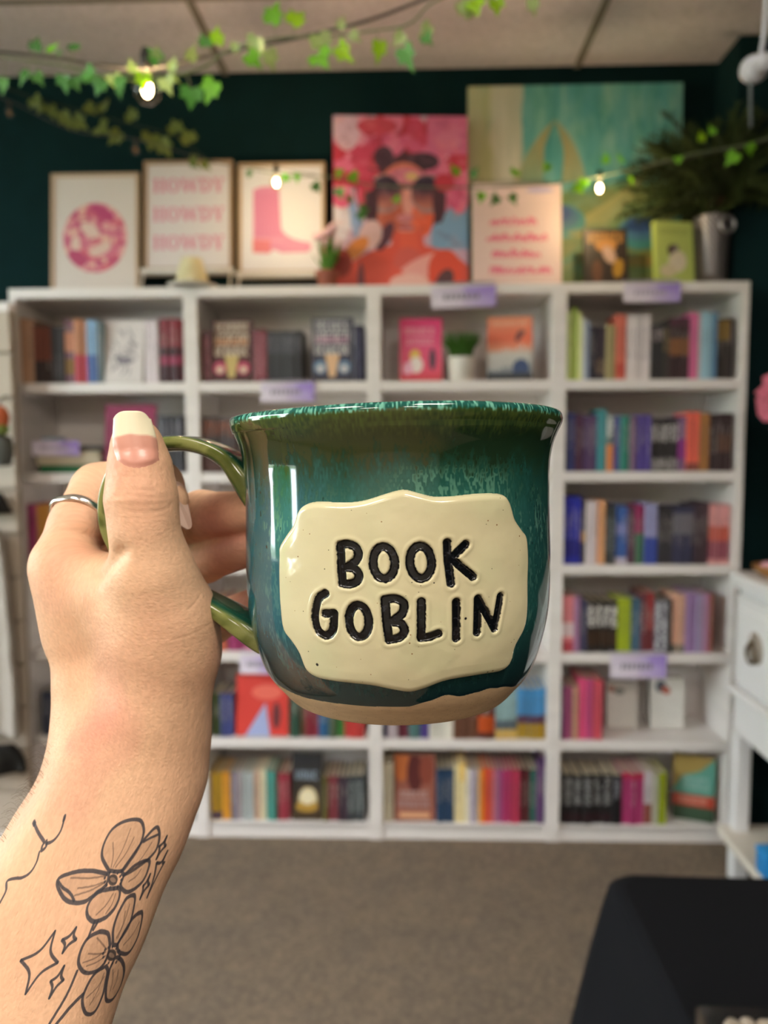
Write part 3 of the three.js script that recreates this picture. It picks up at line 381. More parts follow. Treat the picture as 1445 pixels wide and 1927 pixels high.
    blob(g, 210, 250, 88, 118, '#d87460'); blob(g, 196, 268, 66, 96, '#c0604c'); blob(g, 262, 286, 36, 60, '#ec6444'); blob(g, 215, 170, 56, 22, '#d87c94'); blob(g, 232, 172, 20, 12, '#e0b880');
    blob(g, 222, 240, 18, 50, '#e4a098'); blob(g, 212, 292, 26, 12, '#d4848c'); blob(g, 215, 322, 22, 16, '#dc9c94'); blob(g, 216, 318, 24, 7, '#b8505c');
    for (const [x, d] of [[150, 1], [282, -1]]) { blob(g, x, 222, 52, 56, '#a98a8c'); blob(g, x + 6 * d, 218, 44, 48, '#3a2c42'); g.save(); g.beginPath(); g.ellipse(x + 6 * d, 218, 44, 48, 0, 0, 7); g.clip(); const q = g.createLinearGradient(0, 205, 0, 268); q.addColorStop(0, 'rgba(58,44,66,1)'); q.addColorStop(0.5, '#9c5a58'); q.addColorStop(1, '#d0806c'); g.fillStyle = q; g.fillRect(x - 60, 205, 130, 80); g.restore(); }
    g.fillStyle = '#3a2c42'; g.fillRect(192, 196, 48, 12); for (let i = 0; i < 260; i++) blob(g, r() * 400, r() * 500, 3 + r() * 8, 10 + r() * 16, ['rgba(255,220,220,.10)', 'rgba(90,30,50,.10)', 'rgba(240,120,110,.10)'][i % 3], r() * 3);
    g.fillStyle = '#e05848'; g.beginPath(); g.moveTo(0, 470); g.quadraticCurveTo(60, 390, 170, 370); g.lineTo(180, 330); g.lineTo(262, 330); g.lineTo(270, 370); g.quadraticCurveTo(370, 390, 400, 430); g.lineTo(400, 500); g.lineTo(0, 500); g.fill();
    g.fillStyle = '#e8614a'; g.fillRect(196, 330, 56, 60); blob(g, 152, 344, 18, 46, '#5a3448', 0.5); blob(g, 112, 250, 20, 74, '#4a2c3a'); blob(g, 314, 240, 20, 66, '#52303c'); blob(g, 96, 196, 26, 22, '#c83c58'); blob(g, 330, 190, 30, 26, '#c43448'); blob(g, 220, 420, 44, 46, '#d86058'); blob(g, 250, 440, 90, 30, '#eca8a4', -0.5); blob(g, 150, 460, 60, 34, '#e45c4c'); blob(g, 225, 476, 60, 26, '#f0c0b8'); blob(g, 330, 440, 50, 60, '#e0523c'); blob(g, 330, 470, 24, 36, '#5c3c44', 0.5); blob(g, 80, 470, 10, 50, '#7a4450');
    blob(g, 108, 340, 34, 44, '#dcb8bc', 0.4); blob(g, 66, 380, 46, 22, '#e08c48', -0.7); blob(g, 20, 420, 34, 40, '#9a3428');
  });
  framed('painting', 'painting', 'canvas portrait of a woman in large sunglasses with pink flower hair', P(631, 879, 223, 533, TOP + 0.001), -2.70, portrait, { border: 0.001, depth: 0.035, wood: '#c04858', lean: 4, turn: 0.06 });
  const quote = canvas(320, 380, (g, w, h) => {
    g.fillStyle = '#e0c6c2'; g.fillRect(0, 0, w, h); g.strokeStyle = '#cbb2b0'; g.lineWidth = 2; for (let y = 80; y < 380; y += 22) { g.beginPath(); g.moveTo(10, y); g.lineTo(310, y); g.stroke(); }
    blob(g, 244, 26, 50, 10, '#b8accc'); g.strokeStyle = '#dc6c88'; g.lineWidth = 8; g.lineJoin = g.lineCap = 'round'; const r = random(6);
    [[62, 220, 146], [50, 260, 204], [70, 230, 262], [62, 268, 322]].forEach(([x0, x1, y]) => { g.beginPath(); let x = x0; g.moveTo(x, y); while (x < x1) { const n = x + 9 + r() * 7; g.bezierCurveTo(x + 2, y - 34 * r() - 6, n + 2, y - 30 * r(), n, y + 4 * r()); x = n; if (r() > 0.8) { x += 10; g.moveTo(x, y); } } g.stroke(); });
  });
  framed('paper_print', 'print', 'pale pink notepaper print with handwritten pink lines, right of the portrait', P(886, 1050, 349, 531, TOP + 0.001), -2.67, quote, { border: 0.004, depth: 0.014, wood: '#e2cfc4', lean: 6 });
  const big = canvas(512, 512, (g, w, h) => {
    const r = random(3); g.fillStyle = '#5fa29c'; g.fillRect(0, 0, w, h);
    for (let i = 0; i < 700; i++) { const x = 110 + r() * 400, y = r() * 330; blob(g, x, y, 5 + r() * 9, 18 + r() * 40, ['rgba(70,150,150,.25)', 'rgba(130,184,164,.3)', 'rgba(60,136,124,.25)', 'rgba(150,196,180,.25)', 'rgba(88,160,164,.3)'][i % 5]); }
    for (let i = 0; i < 500; i++) { const x = r() * 126, y = r() * 360; blob(g, x, y, 4 + r() * 6, 20 + r() * 50, x > 56 ? ['rgba(206,200,178,.5)', 'rgba(188,184,160,.4)'][i % 2] : ['rgba(176,176,128,.45)', 'rgba(190,188,150,.4)'][i % 2]); }
    for (let i = 0; i < 600; i++) { const x = r() * 512, y = 270 + r() * 242 - x * 0.04; blob(g, x, y, 20 + r() * 30, 6 + r() * 12, ['rgba(124,140,72,.35)', 'rgba(150,144,88,.3)', 'rgba(104,132,76,.3)', 'rgba(140,152,110,.25)'][i % 4], -0.5); }
    g.lineWidth = 2; for (let i = 0; i < 26; i++) { g.strokeStyle = i % 2 ? 'rgba(160,138,78,.8)' : 'rgba(186,172,120,.6)'; g.beginPath(); g.moveTo(208 - i * 1.2, 84 + i * 3); g.quadraticCurveTo(150 + i * 1.4, 130 + i, 104 + i * 3, 250); g.stroke(); g.beginPath(); g.moveTo(208 + i, 84 + i * 3); g.quadraticCurveTo(258 - i, 120 + i * 2, 286 - i * 2.4, 236); g.stroke(); }
    for (let i = 0; i < 30; i++) { g.strokeStyle = 'rgba(176,170,112,.6)'; g.beginPath(); g.moveTo(240 + i * 3, 340); g.quadraticCurveTo(330 + i * 3, 300 - i, 400 + i * 2, 230 - i * 2); g.stroke(); }
    for (const [x, y, a] of [[230, 320, 54], [420, 350, 62]]) { blob(g, x, y + 12, a, 40, '#4a9496'); blob(g, x - 4, y, a * 0.8, 30, '#4a7c9c'); blob(g, x - 6, y - 8, a * 0.5, 20, '#43629c'); }
    blob(g, 440, 430, 80, 14, 'rgba(168,128,72,.6)'); blob(g, 300, 360, 60, 12, 'rgba(176,160,96,.6)');
  });
  framed('canvas_painting', 'painting', 'large abstract canvas in teal, cream and moss green, leaning on the wall', P(881, 1287, 143, 531, TOP + 0.001), -2.80, big, { border: 0.001, depth: 0.035, wood: '#8fa08c', lean: 2 });
}
faceBook(1101, 1183, 430, 523, -2.62, TOP, canvas(160, 200, (g, w, h) => { g.fillStyle = '#2c211c'; g.fillRect(0, 0, w, h); blocks(g, 14, 14, 132, 36, 7, '#a87838'); blob(g, 80, 60, 40, 22, '#a8743c'); blob(g, 92, 92, 22, 34, '#b09080', -0.5); blob(g, 124, 140, 20, 34, '#a07828', 0.2); blob(g, 46, 150, 20, 40, '#5c3a28'); }), 'face-out dark book with golden lettering standing in front of the abstract canvas', { spine: '#241a16', lean: 10 });
faceBook(1233, 1311, 417, 524, -2.592, TOP, canvas(160, 200, (g, w, h) => { g.fillStyle = '#bccb70'; g.fillRect(0, 0, w, h); blocks(g, 18, 24, 124, 18, 10, '#a0ac5c'); blob(g, 72, 94, 22, 20, '#54443c'); blob(g, 86, 86, 12, 12, '#847878'); blob(g, 90, 130, 40, 34, '#e4d8c0', -0.4); blob(g, 50, 160, 34, 20, '#dccfae'); }), 'face-out lime green book standing against the silver vase', { spine: '#a8b85c', lean: 7, turn: 0.2 });

function terracottaPot(t, r, h, mat) { part(t, 'pot', lathe([[0, 0], [r * 0.78, 0], [r, h * 0.74], [r * 1.12, h * 0.75], [r * 1.14, h], [r * 1.02, h], [r * 0.92, h * 0.76], [r * 0.7, 0.006], [0, 0.006]], 30), mat); }
{ // pink potted tulip
  const z = -2.6, p = onZ(616, 531, z), s = (n) => n / F * 2.6, t = thing('potted_flower', 'small terracotta pot of pink flowers between the boot print and the portrait', 'potted plant', [p.x, TOP + 0.0006, z]);
  const r = random(17), h = s(30), green = std('#4c7c24', 0.7), pk = std('#e8c0cc', 0.7);
  terracottaPot(t, s(20), h, std('#9c5c4c', 0.8)); part(t, 'soil', new THREE.CylinderGeometry(s(18), s(16), 0.006, 20).translate(0, h * 0.86, 0), std('#3a2a20', 0.95));
  for (let i = 0; i < 26; i++) { const a = r() * 6.3, d = 0.01 + r() * 0.03, L = s(34 + r() * 34); const g = new THREE.SphereGeometry(1, 8, 6).scale(0.006, L / 2, 0.0025).translate(0, L / 2, 0).rotateX(0.25 + r() * 0.4).rotateY(a).translate(Math.cos(a) * 0.008, h * 0.8, Math.sin(a) * 0.008); part(t, 'leaf', g, green); }
  for (let i = 0; i < 9; i++) { const a = i * 0.75, d = 0.012 + 0.02 * r(), y = h + s(52 + r() * 26); const fl = part(t, 'blossom', lathe([[0, -0.012], [0.009, -0.008], [0.0125, 0], [0.010, 0.010], [0.004, 0.016], [0.007, 0.009], [0, -0.004]], 12), pk); fl.position.set(Math.cos(a) * d * 1.3, y, Math.sin(a) * d); part(t, 'stem', tube([V(0, h * 0.8, 0), V(Math.cos(a) * d * 0.7, (h + y) / 2, Math.sin(a) * d * 0.6), V(Math.cos(a) * d * 1.3, y - 0.01, Math.sin(a) * d)], 0.0015, 8, 5), green); }
}
{ // cream ribbed vase in front of the HOWDY print
  const z = -2.58, p = onZ(362, 540, z), s = (n) => n / F * 2.58, t = thing('ribbed_vase', 'cream ribbed ornament in front of the HOWDY print', 'vase', [p.x, TOP + 0.0006, z]), pts = [[0, 0]];
  for (let i = 0; i <= 40; i++) { const v = i / 40, r = s(lerp(33, 19, Math.pow(v, 1.5))) * (0.94 + 0.06 * Math.cos(v * 7 * 2 * Math.PI)); pts.push([r, v * s(54)]); }
  pts.push([s(12), s(54)], [s(10), s(40)], [0, s(38)]);
  part(t, 'vessel', lathe(pts, 36), std('#e2d8b0', 0.6)); part(t, 'saucer', lathe([[0, 0], [s(40), 0], [s(46), s(6)], [s(44), s(6)], [s(36), s(3)], [0, s(3)]], 36), std('#e6e2dc', 0.3));
}
{ // little potted grass on the third bookcase
  const z = BZ - 0.05, p = onZ(868, 719, z), s = (n) => n / F * 2.6, t = thing('potted_grass', 'small tuft of green grass in a white pot between two face-out books', 'potted plant', [p.x, FLOORS[0] + 0.0006, z]), r = random(23);
  part(t, 'pot', lathe([[0, 0], [s(21), 0], [s(25), s(44)], [s(22.5), s(44)], [s(20), s(8)], [0, s(8)]], 32), std('#e4e0d8', 0.35)); part(t, 'soil', new THREE.CylinderGeometry(s(22), s(21), 0.006, 20).translate(0, s(38), 0), std('#2e2418', 0.95));
  const m = std('#3f6f1c', 0.7), blades = [];
  for (let i = 0; i < 240; i++) { const a = r() * 6.3, d = Math.sqrt(r()) * s(20), L = s(30 + r() * 22), q = tube([V(0, 0, 0), V(0, L * 0.6, d * 0.2), V(0, L, d * 0.75 + 0.004)], 0.0011, 5, 4).rotateY(a).translate(Math.sin(a) * d, s(38), Math.cos(a) * d); blades.push(q); }
  tag(part(t, 'grass_blades', flat(blades), m), null, null, null, 'stuff');
}
{ // silver vase with a dark feathery plant
  const z = -2.68, p = onZ(1337, 525, z), s = (n) => n / F * 2.68, t = thing('fern_vase', 'tall silver vase with a big dark feathery fern at the right end of the bookcases', 'potted plant', [p.x, TOP + 0.0006, z]), r = random(29);
  const dots = data(128, 128, (x, y) => { const d = Math.hypot((x % 16) - 8, ((y + (Math.floor(x / 16) % 2) * 8) % 16) - 8); const k = d < 5 ? 0.55 : 1; return [138 * k, 132 * k, 134 * k]; }); dots.repeat.set(6, 4);
  part(t, 'vessel', lathe([[0, 0], [s(25), 0], [s(27), s(30)], [s(29), s(80)], [s(33), s(126)], [s(31), s(126)], [s(26), s(80)], [s(22), s(6)], [0, s(6)]], 36), std('#ffffff', 0.42, { metalness: 0.5, map: dots, bumpMap: dots, bumpScale: 0.001 }));
  const hd = part(t, 'handle', new THREE.TorusGeometry(s(13), s(3.2), 10, 24), std('#b4b2b8', 0.3, { metalness: 0.7 })); hd.position.set(s(15), s(106), s(32)); hd.rotation.y = 0.2;
  const m = [std('#33421a', 0.85), std('#3f4d1e', 0.85), std('#28330f', 0.85)];
  for (let i = 0; i < 84; i++) {
    const spread = i > 63, a = spread ? Math.PI + (r() - 0.5) * 1.2 : i * 2.4 + r(), e = spread ? 0.3 + 0.75 * r() : 0.05 + 1.3 * r(), L = s((spread ? 150 : 135) + r() * 60), out = Math.cos(e) * L, up = Math.sin(e) * L, pts = [];
    for (let k = 0; k <= 4; k++) { const v = k / 4; pts.push(V(out * v * (0.5 + 0.5 * v) * Math.cos(a), s(118) + up * v + s(24) * Math.sin(v * 3) - s(10) * v * v * (1 - Math.sin(e)), clamp(out * v * Math.sin(a), out * v * Math.cos(a) > 0.02 ? 0.085 * Math.min(1, out * v * Math.cos(a) / 0.05) : -s(4), s(80)))); }
    const c = new THREE.CatmullRomCurve3(pts), gs = [new THREE.TubeGeometry(c, 12, 0.0022, 5)];
    for (let k = 0; k < 90; k++) { const v = 0.18 + 0.82 * r(), q = c.getPoint(v), n = V(r() - 0.5, r() * 0.8 - 0.3, r() - 0.5).normalize().add(c.getTangent(v).multiplyScalar(0.9)).normalize(), l = s(16 + 14 * r()) * (1.15 - 0.5 * v); const b = new THREE.CylinderGeometry(0.0005, 0.0024, l, 3, 1).translate(0, l / 2, 0).applyQuaternion(new THREE.Quaternion().setFromUnitVectors(V(0, 1, 0), n)).translate(q.x, q.y, q.z); gs.push(b); }
    part(t, 'frond', flat(gs), m[i % 3]);
  }
  part(t, 'dried_flower', new THREE.SphereGeometry(s(15), 14, 10).scale(1.5, 0.8, 1).translate(s(4), s(150), s(16)), std('#4c1c16', 0.9));
}

// ---------------------------------------------------------------- ivy garlands and string lights
const leafGeo = [0, 1, 2].map((k) => {
  const sh = new THREE.Shape(), q = [[0, 0], [-0.22, -0.16], [-0.5, 0.02], [-0.42, 0.26], [-0.5, 0.48], [-0.24, 0.5], [0, 1], [0.24, 0.5], [0.5, 0.48], [0.42, 0.26], [0.5, 0.02], [0.22, -0.16]].map(([x, y]) => [x * [1, 0.85, 1.1][k], y * [1, 1.05, 0.9][k]]);
  sh.moveTo(...q[0]); for (let i = 1; i <= q.length; i++) { const a = q[i - 1], b = q[i % q.length]; sh.quadraticCurveTo((a[0] + b[0]) / 2 * 1.06, (a[1] + b[1]) / 2 * 1.03, b[0], b[1]); }
  const g = new THREE.ExtrudeGeometry(sh, { depth: 0.012, bevelEnabled: false, curveSegments: 3 }), p = g.attributes.position;
  for (let i = 0; i < p.count; i++) p.setZ(i, p.getZ(i) + 0.28 * Math.abs(p.getX(i)) - 0.16 * p.getY(i) * p.getY(i));
  g.computeVertexNormals(); return g.translate(0, -0.1, 0);
});
const leafMat = ['#5aa044', '#96dc2c', '#c6f01c', '#d6e8a4', '#76bc5c', '#7c8c30'].map((c) => phys(c, 0.55, { transmission: 0.45, thickness: 0, side: THREE.DoubleSide }));
const stemM = std('#7d8a68', 0.7), darkStemM = std('#2c3420', 0.8), cableM = std('#4f4a46', 0.7);
function garland(label, path, leaves, depth, stemR, wood = stemM) {
  const t = thing('ivy_garland', label, 'garland', [0, 0, 0], 'ivy garlands'), r = random(Math.round(depth * 1000)), pts = path.map(([x, y, d]) => at(x, y, d ?? depth)), c = new THREE.CatmullRomCurve3(pts), way = c.getSpacedPoints(300);
  part(t, 'stem', new THREE.TubeGeometry(c, 120, stemR, 6), wood);
  const stalks = [];
  for (const [x, y, size, k = 0, dd = 0] of leaves) {
    let best = way[0]; const d0 = at(x, y, depth); for (const w of way) if (w.distanceTo(d0) < best.distanceTo(d0)) best = w;
    const near = best.clone().sub(camera.position).dot(V(0, 0, -1).applyQuaternion(camera.quaternion)), p = at(x, y, near - 0.015 - 0.01 * r() + dd), L = size * near / F;
    const m = part(t, 'leaf', leafGeo[Math.floor(r() * 3)], leafMat[k]);
    m.scale.setScalar(L * 1.12); m.position.copy(p);
    const droop = Math.PI + (r() - 0.5) * 1.8, upwards = y < best.clone().project(camera).y * -CY + CY - 12;
    m.rotation.set(-0.5 + r() * 0.9 + (k === 3 ? 0.5 : 0), (r() - 0.5) * 1.1, upwards ? (r() - 0.5) * 1.4 : droop);
    stalks.push(tube([best, best.clone().lerp(p, 0.6).add(V(0, 0.004, 0)), p], stemR * 0.3, 6, 4));
  }
  if (stalks.length) part(t, 'leaf_stalks', flat(stalks), wood);
  return t;
}
garland('bright green ivy garland hanging across the front of the ceiling', [[-60, 100], [40, 112], [140, 128], [230, 150], [300, 148], [380, 128], [440, 90], [520, 72], [620, 68], [700, 58], [770, 45], [810, 8], [880, -20], [960, -30], [1040, -40]], [
  [67, 92, 24, 0], [98, 95, 26, 1], [114, 100, 18, 0], [140, 92, 22, 0], [8, 152, 24, 4], [52, 140, 28, 0], [68, 142, 22, 4], [122, 148, 30, 0], [138, 152, 24, 0], [165, 136, 28, 4], [192, 156, 30, 0], [214, 145, 26, 3], [228, 150, 28, 4], [226, 166, 20, 0], [250, 132, 20, 3], [270, 143, 28, 2], [296, 112, 26, 4], [292, 106, 18, 3], [312, 152, 28, 3], [322, 140, 20, 3], [326, 128, 22, 3], [358, 108, 24, 3], [386, 84, 24, 4], [407, 78, 30, 2], [360, 172, 36, 4], [402, 160, 38, 1], [443, 84, 18, 3], [484, 76, 38, 3], [470, 106, 30, 1], [506, 100, 32, 3], [512, 38, 38, 1], [552, 42, 38, 2], [600, 72, 38, 3], [601, 106, 40, 1], [641, 90, 36, 2], [663, 64, 22, 3], [713, 84, 32, 2], [762, 96, 40, 4], [756, 66, 26, 3], [806, 50, 26, 3], [800, 68, 22, 4], [640, 50, 20, 3], [870, 8, 30, 3], [893, 4, 32, 2], [932, 4, 28, 2], [1002, 2, 26, 3], [880, 22, 20, 3]], 1.28, 0.0017);
garland('dim olive ivy garland on the dark wall, upper left', [[-70, 130, 2.5], [40, 176, 2.5], [140, 205, 2.55], [240, 232, 2.6], [330, 258, 2.6], [400, 308, 2.6]], [
  [66, 188, 22, 0], [80, 198, 18, 0], [95, 203, 20, 0], [119, 216, 24, 0], [143, 226, 24, 0], [165, 200, 18, 0], [195, 206, 24, 0], [189, 240, 26, 0], [222, 252, 24, 0], [250, 222, 22, 0], [284, 258, 26, 0], [305, 270, 26, 0], [332, 245, 24, 0], [356, 264, 24, 0], [363, 303, 16, 0], [382, 307, 16, 0], [365, 295, 14, 0]].map((q) => [q[0], q[1], q[2] * 1.15, 5]), 2.56, 0.002, darkStemM);
garland('thin green ivy vine strung in front of the pictures', [[470, 318], [540, 330], [640, 334], [700, 348], [800, 352], [890, 353], [990, 346], [1060, 343], [1128, 332], [1200, 316, 2.34], [1300, 290, 2.28], [1400, 272, 2.25], [1480, 250, 2.22]], [
  [540, 334, 16, 1], [558, 330, 14, 1], [470, 324, 12, 0], [592, 348, 18, 0], [640, 322, 18, 1], [662, 330, 20, 1], [640, 358, 20, 4], [656, 372, 14, 0], [686, 392, 20, 0], [744, 374, 14, 1], [680, 404, 16, 0], [858, 326, 20, 1], [890, 330, 18, 0], [968, 328, 20, 1], [934, 372, 22, 0], [961, 372, 22, 0], [905, 366, 18, 1], [1030, 318, 16, 1], [1088, 348, 22, 2], [1100, 342, 18, 2], [1140, 304, 18, 1], [1166, 300, 16, 1], [1184, 336, 16, 2], [1318, 262, 18, 2], [1340, 250, 16, 1], [1382, 292, 24, 1], [1408, 276, 22, 1], [1276, 298, 14, 1]], 2.38, 0.0018);
{
  const glassM = phys('#fff6e6', 0, { transmission: 1, thickness: 0, ior: 1.4 }), glowM = std('#ffd9a0', 0.5, { emissive: new THREE.Color(1, 0.8, 0.5), emissiveIntensity: 28 }), dullM = std('#8a5a2c', 0.5), sockM = std('#2b2724', 0.6);
  const prof = (r) => [[0.2 * r, 1.5 * r], [0.55 * r, 1.1 * r], [0.92 * r, 0.45 * r], [r, 0], [0.86 * r, -0.5 * r], [0.5 * r, -0.86 * r], [0, -r]];
  function stringLight(label, path, bulbs, cable) {
    const t = thing('string_light', label, 'string lights', [0, 0, 0], 'bulb string lights'), c = new THREE.CatmullRomCurve3(path.map(([x, y, d]) => at(x, y, d)));
    part(t, 'cable', new THREE.TubeGeometry(c, 120, cable, 6), cableM);
    for (const [x, y, d, r, lit] of bulbs) {
      const p = at(x, y, d), b = part(t, 'glass_bulb', lathe(prof(r), 24), glassM); b.position.copy(p);
      const s = part(t, 'bulb_socket', lathe([[0, 1.4 * r], [0.4 * r, 1.4 * r], [0.45 * r, 2.4 * r], [0.3 * r, 2.9 * r], [0, 2.9 * r]], 16), sockM); s.position.copy(p);
      const f = part(b, 'filament', new THREE.SphereGeometry(0.5 * r, 14, 10).scale(0.72, 1.25, 0.72), lit ? glowM : dullM); f.position.y = 0.12 * r;
      if (lit) { const l = new THREE.PointLight(new THREE.Color(1, 0.78, 0.48), BULB_POWER, 0, 2); l.position.copy(p); l.name = 'bulb_light'; l.shadow.radius = 0.3; l.castShadow = true; scene.add(l); }
    }
  }
  stringLight('dark cable string light with a clear lit bulb under the front ivy garland', [[-60, 92, 1.37], [100, 108, 1.37], [200, 124, 1.37], [277, 128, 1.37], [420, 100, 1.37], [600, 62, 1.37], [700, 36, 1.37], [800, -2, 1.37], [900, -40, 1.37]], [[277, 170, 1.37, 0.0245, true]], 0.0028);
  stringLight('thin string light with two small lit bulbs in front of the pictures', [[-60, 160, 2.45], [18, 190, 2.45], [140, 246, 2.45], [255, 262, 2.45], [420, 308, 2.43], [520, 318, 2.42], [700, 347, 2.4], [890, 352, 2.4], [1040, 346, 2.4], [1128, 331, 2.4], [1220, 312, 2.36], [1330, 290, 2.3], [1480, 256, 2.26]], [[520, 345, 2.42, 0.0195, true], [1128, 356, 2.4, 0.0195, true], [18, 214, 2.45, 0.013, false], [255, 283, 2.45, 0.013, false]], 0.0016);
}
{ // white fitting under the ceiling, top right
  const t = thing('spotlight', 'small white rounded fitting on a slanted rod at the upper right', 'spotlight'), m = std('#d9d9e4', 0.35), p = at(1419, 130, 1.55), q = at(1436, 118, 1.52);
  part(t, 'head', new THREE.SphereGeometry(0.028, 24, 16).scale(1, 0.95, 1).translate(p.x, p.y, p.z), m); part(t, 'collar', new THREE.SphereGeometry(0.02, 20, 14).scale(1.1, 0.9, 1).translate(q.x, q.y, q.z), m);
  const top = at(1441, 62, 1.5); top.y = CEIL - 0.002; part(t, 'rod', tube([p.clone().lerp(q, 0.5), at(1436, 80, 1.5), top], 0.005, 12, 8), m);
  part(t, 'cord', tube([at(1412, 152, 1.55), at(1412, 190, 1.56), at(1413, 238, 1.6)], 0.0035, 10, 6), std('#6c7478', 0.6));
}

// ---------------------------------------------------------------- left edge: display wall with hanging clothes
{
  const z = -2.44, a = onZ(-330, 590, z), b = onZ(14, 590, z), t = thing('display_panel', 'off-white grooved display panel at the left edge, left of the bookcases', 'display panel', [(a.x + b.x) / 2, 0, z - 0.03]), w = b.x - a.x, h = onZ(0, 577, z).y, m = std('#b9ab9a', 0.6);
  for (let i = 0; i < 12; i++) { const y0 = 0.06 + i * (h - 0.06) / 12; part(t, 'slat', box(w, (h - 0.06) / 12 - 0.008, 0.018, 0, y0 + (h - 0.06) / 24, 0.012, 0.003), m); }
  part(t, 'backing_board', box(w, h - 0.06, 0.012, 0, (h + 0.06) / 2, -0.004, 0), std('#a4978a', 0.7)); part(t, 'top_cap', box(w + 0.01, 0.03, 0.05, 0, h, 0.004, 0.004), whiteBoard); part(t, 'foot', box(w, 0.06, 0.1, 0, 0.03, 0, 0.004), whiteBoard);
  const zf = z + 0.005;
  const cloth = (label, name, cat, x0, x1, y0, y1, col, seed) => {
    const p = panelAt(x0, x1, y0, y1, zf + 0.03), g = new THREE.BoxGeometry(p.w, p.h, 0.03, 40, 30, 1), v = g.attributes.position;
    for (let i = 0; i < v.count; i++) { const x = v.getX(i), y = v.getY(i), k = 0.5 - y / p.h; v.setX(i, x * (0.8 + 0.2 * Math.sqrt(k + 0.02))); v.setZ(i, v.getZ(i) + (0.006 + 0.016 * k) * Math.sin(x * 46 + seed + 2 * k) + 0.01 * noise(x * 20, y * 14, seed)); }
    g.computeVertexNormals(); const q = thing(name, label, cat, [p.x, p.y, zf + 0.045]); part(q, 'fabric', g.translate(0, p.h / 2, 0), std(col, 0.95));
    part(q, 'hanger', tube([V(-p.w * 0.3, p.h - 0.004, 0), V(0, p.h + 0.03, 0), V(p.w * 0.3, p.h - 0.004, 0)], 0.003, 12, 6), std('#33302e', 0.5)); part(q, 'peg', tube([V(0, p.h + 0.03, 0), V(0, p.h + 0.034, -0.03), V(0, p.h + 0.034, -0.058)], 0.003, 8, 6), std('#8a8680', 0.4, { metalness: 0.6 }));
  };
  cloth('pale grey shirt hanging at the left edge, left of the hand', 'shirt', 'shirt', -230, 44, 996, 1374, '#a59c92', 1);
  cloth('black garment hanging low at the left edge, behind the forearm', 'trousers', 'garment', -230, 50, 1398, 1448, '#15130f', 5);
  cloth('folded black bag hanging at the left edge above the grey shirt', 'bag', 'bag', -120, 22, 926, 966, '#1b1a16', 9);
  const o = onZ(2, 800, zf + 0.05), s = (n) => n / F * 2.4, t2 = thing('ornament', 'orange and green round hanging ornament at the left edge', 'ornament', [o.x, o.y, zf + 0.062]);
  part(t2, 'orange_ball', new THREE.SphereGeometry(s(20), 22, 16).scale(1, 1.2, 0.8).translate(0, s(14), 0), std('#b4562c', 0.7)); part(t2, 'green_band', new THREE.SphereGeometry(s(19), 22, 16).scale(1, 0.7, 0.8).translate(0, s(-8), 0), std('#6c7a34', 0.7)); part(t2, 'grey_base', lathe([[0, s(-78)], [s(20), s(-76)], [s(25), s(-50)], [s(22), s(-22)], [0, s(-18)]], 24).scale(1, 1, 0.8), std('#4d4f4a', 0.7));
  part(t2, 'loop', tube([V(0, s(36), 0), V(0.004, s(52), -0.02), V(0, s(56), -0.07)], 0.002, 8, 5), cableM);
}
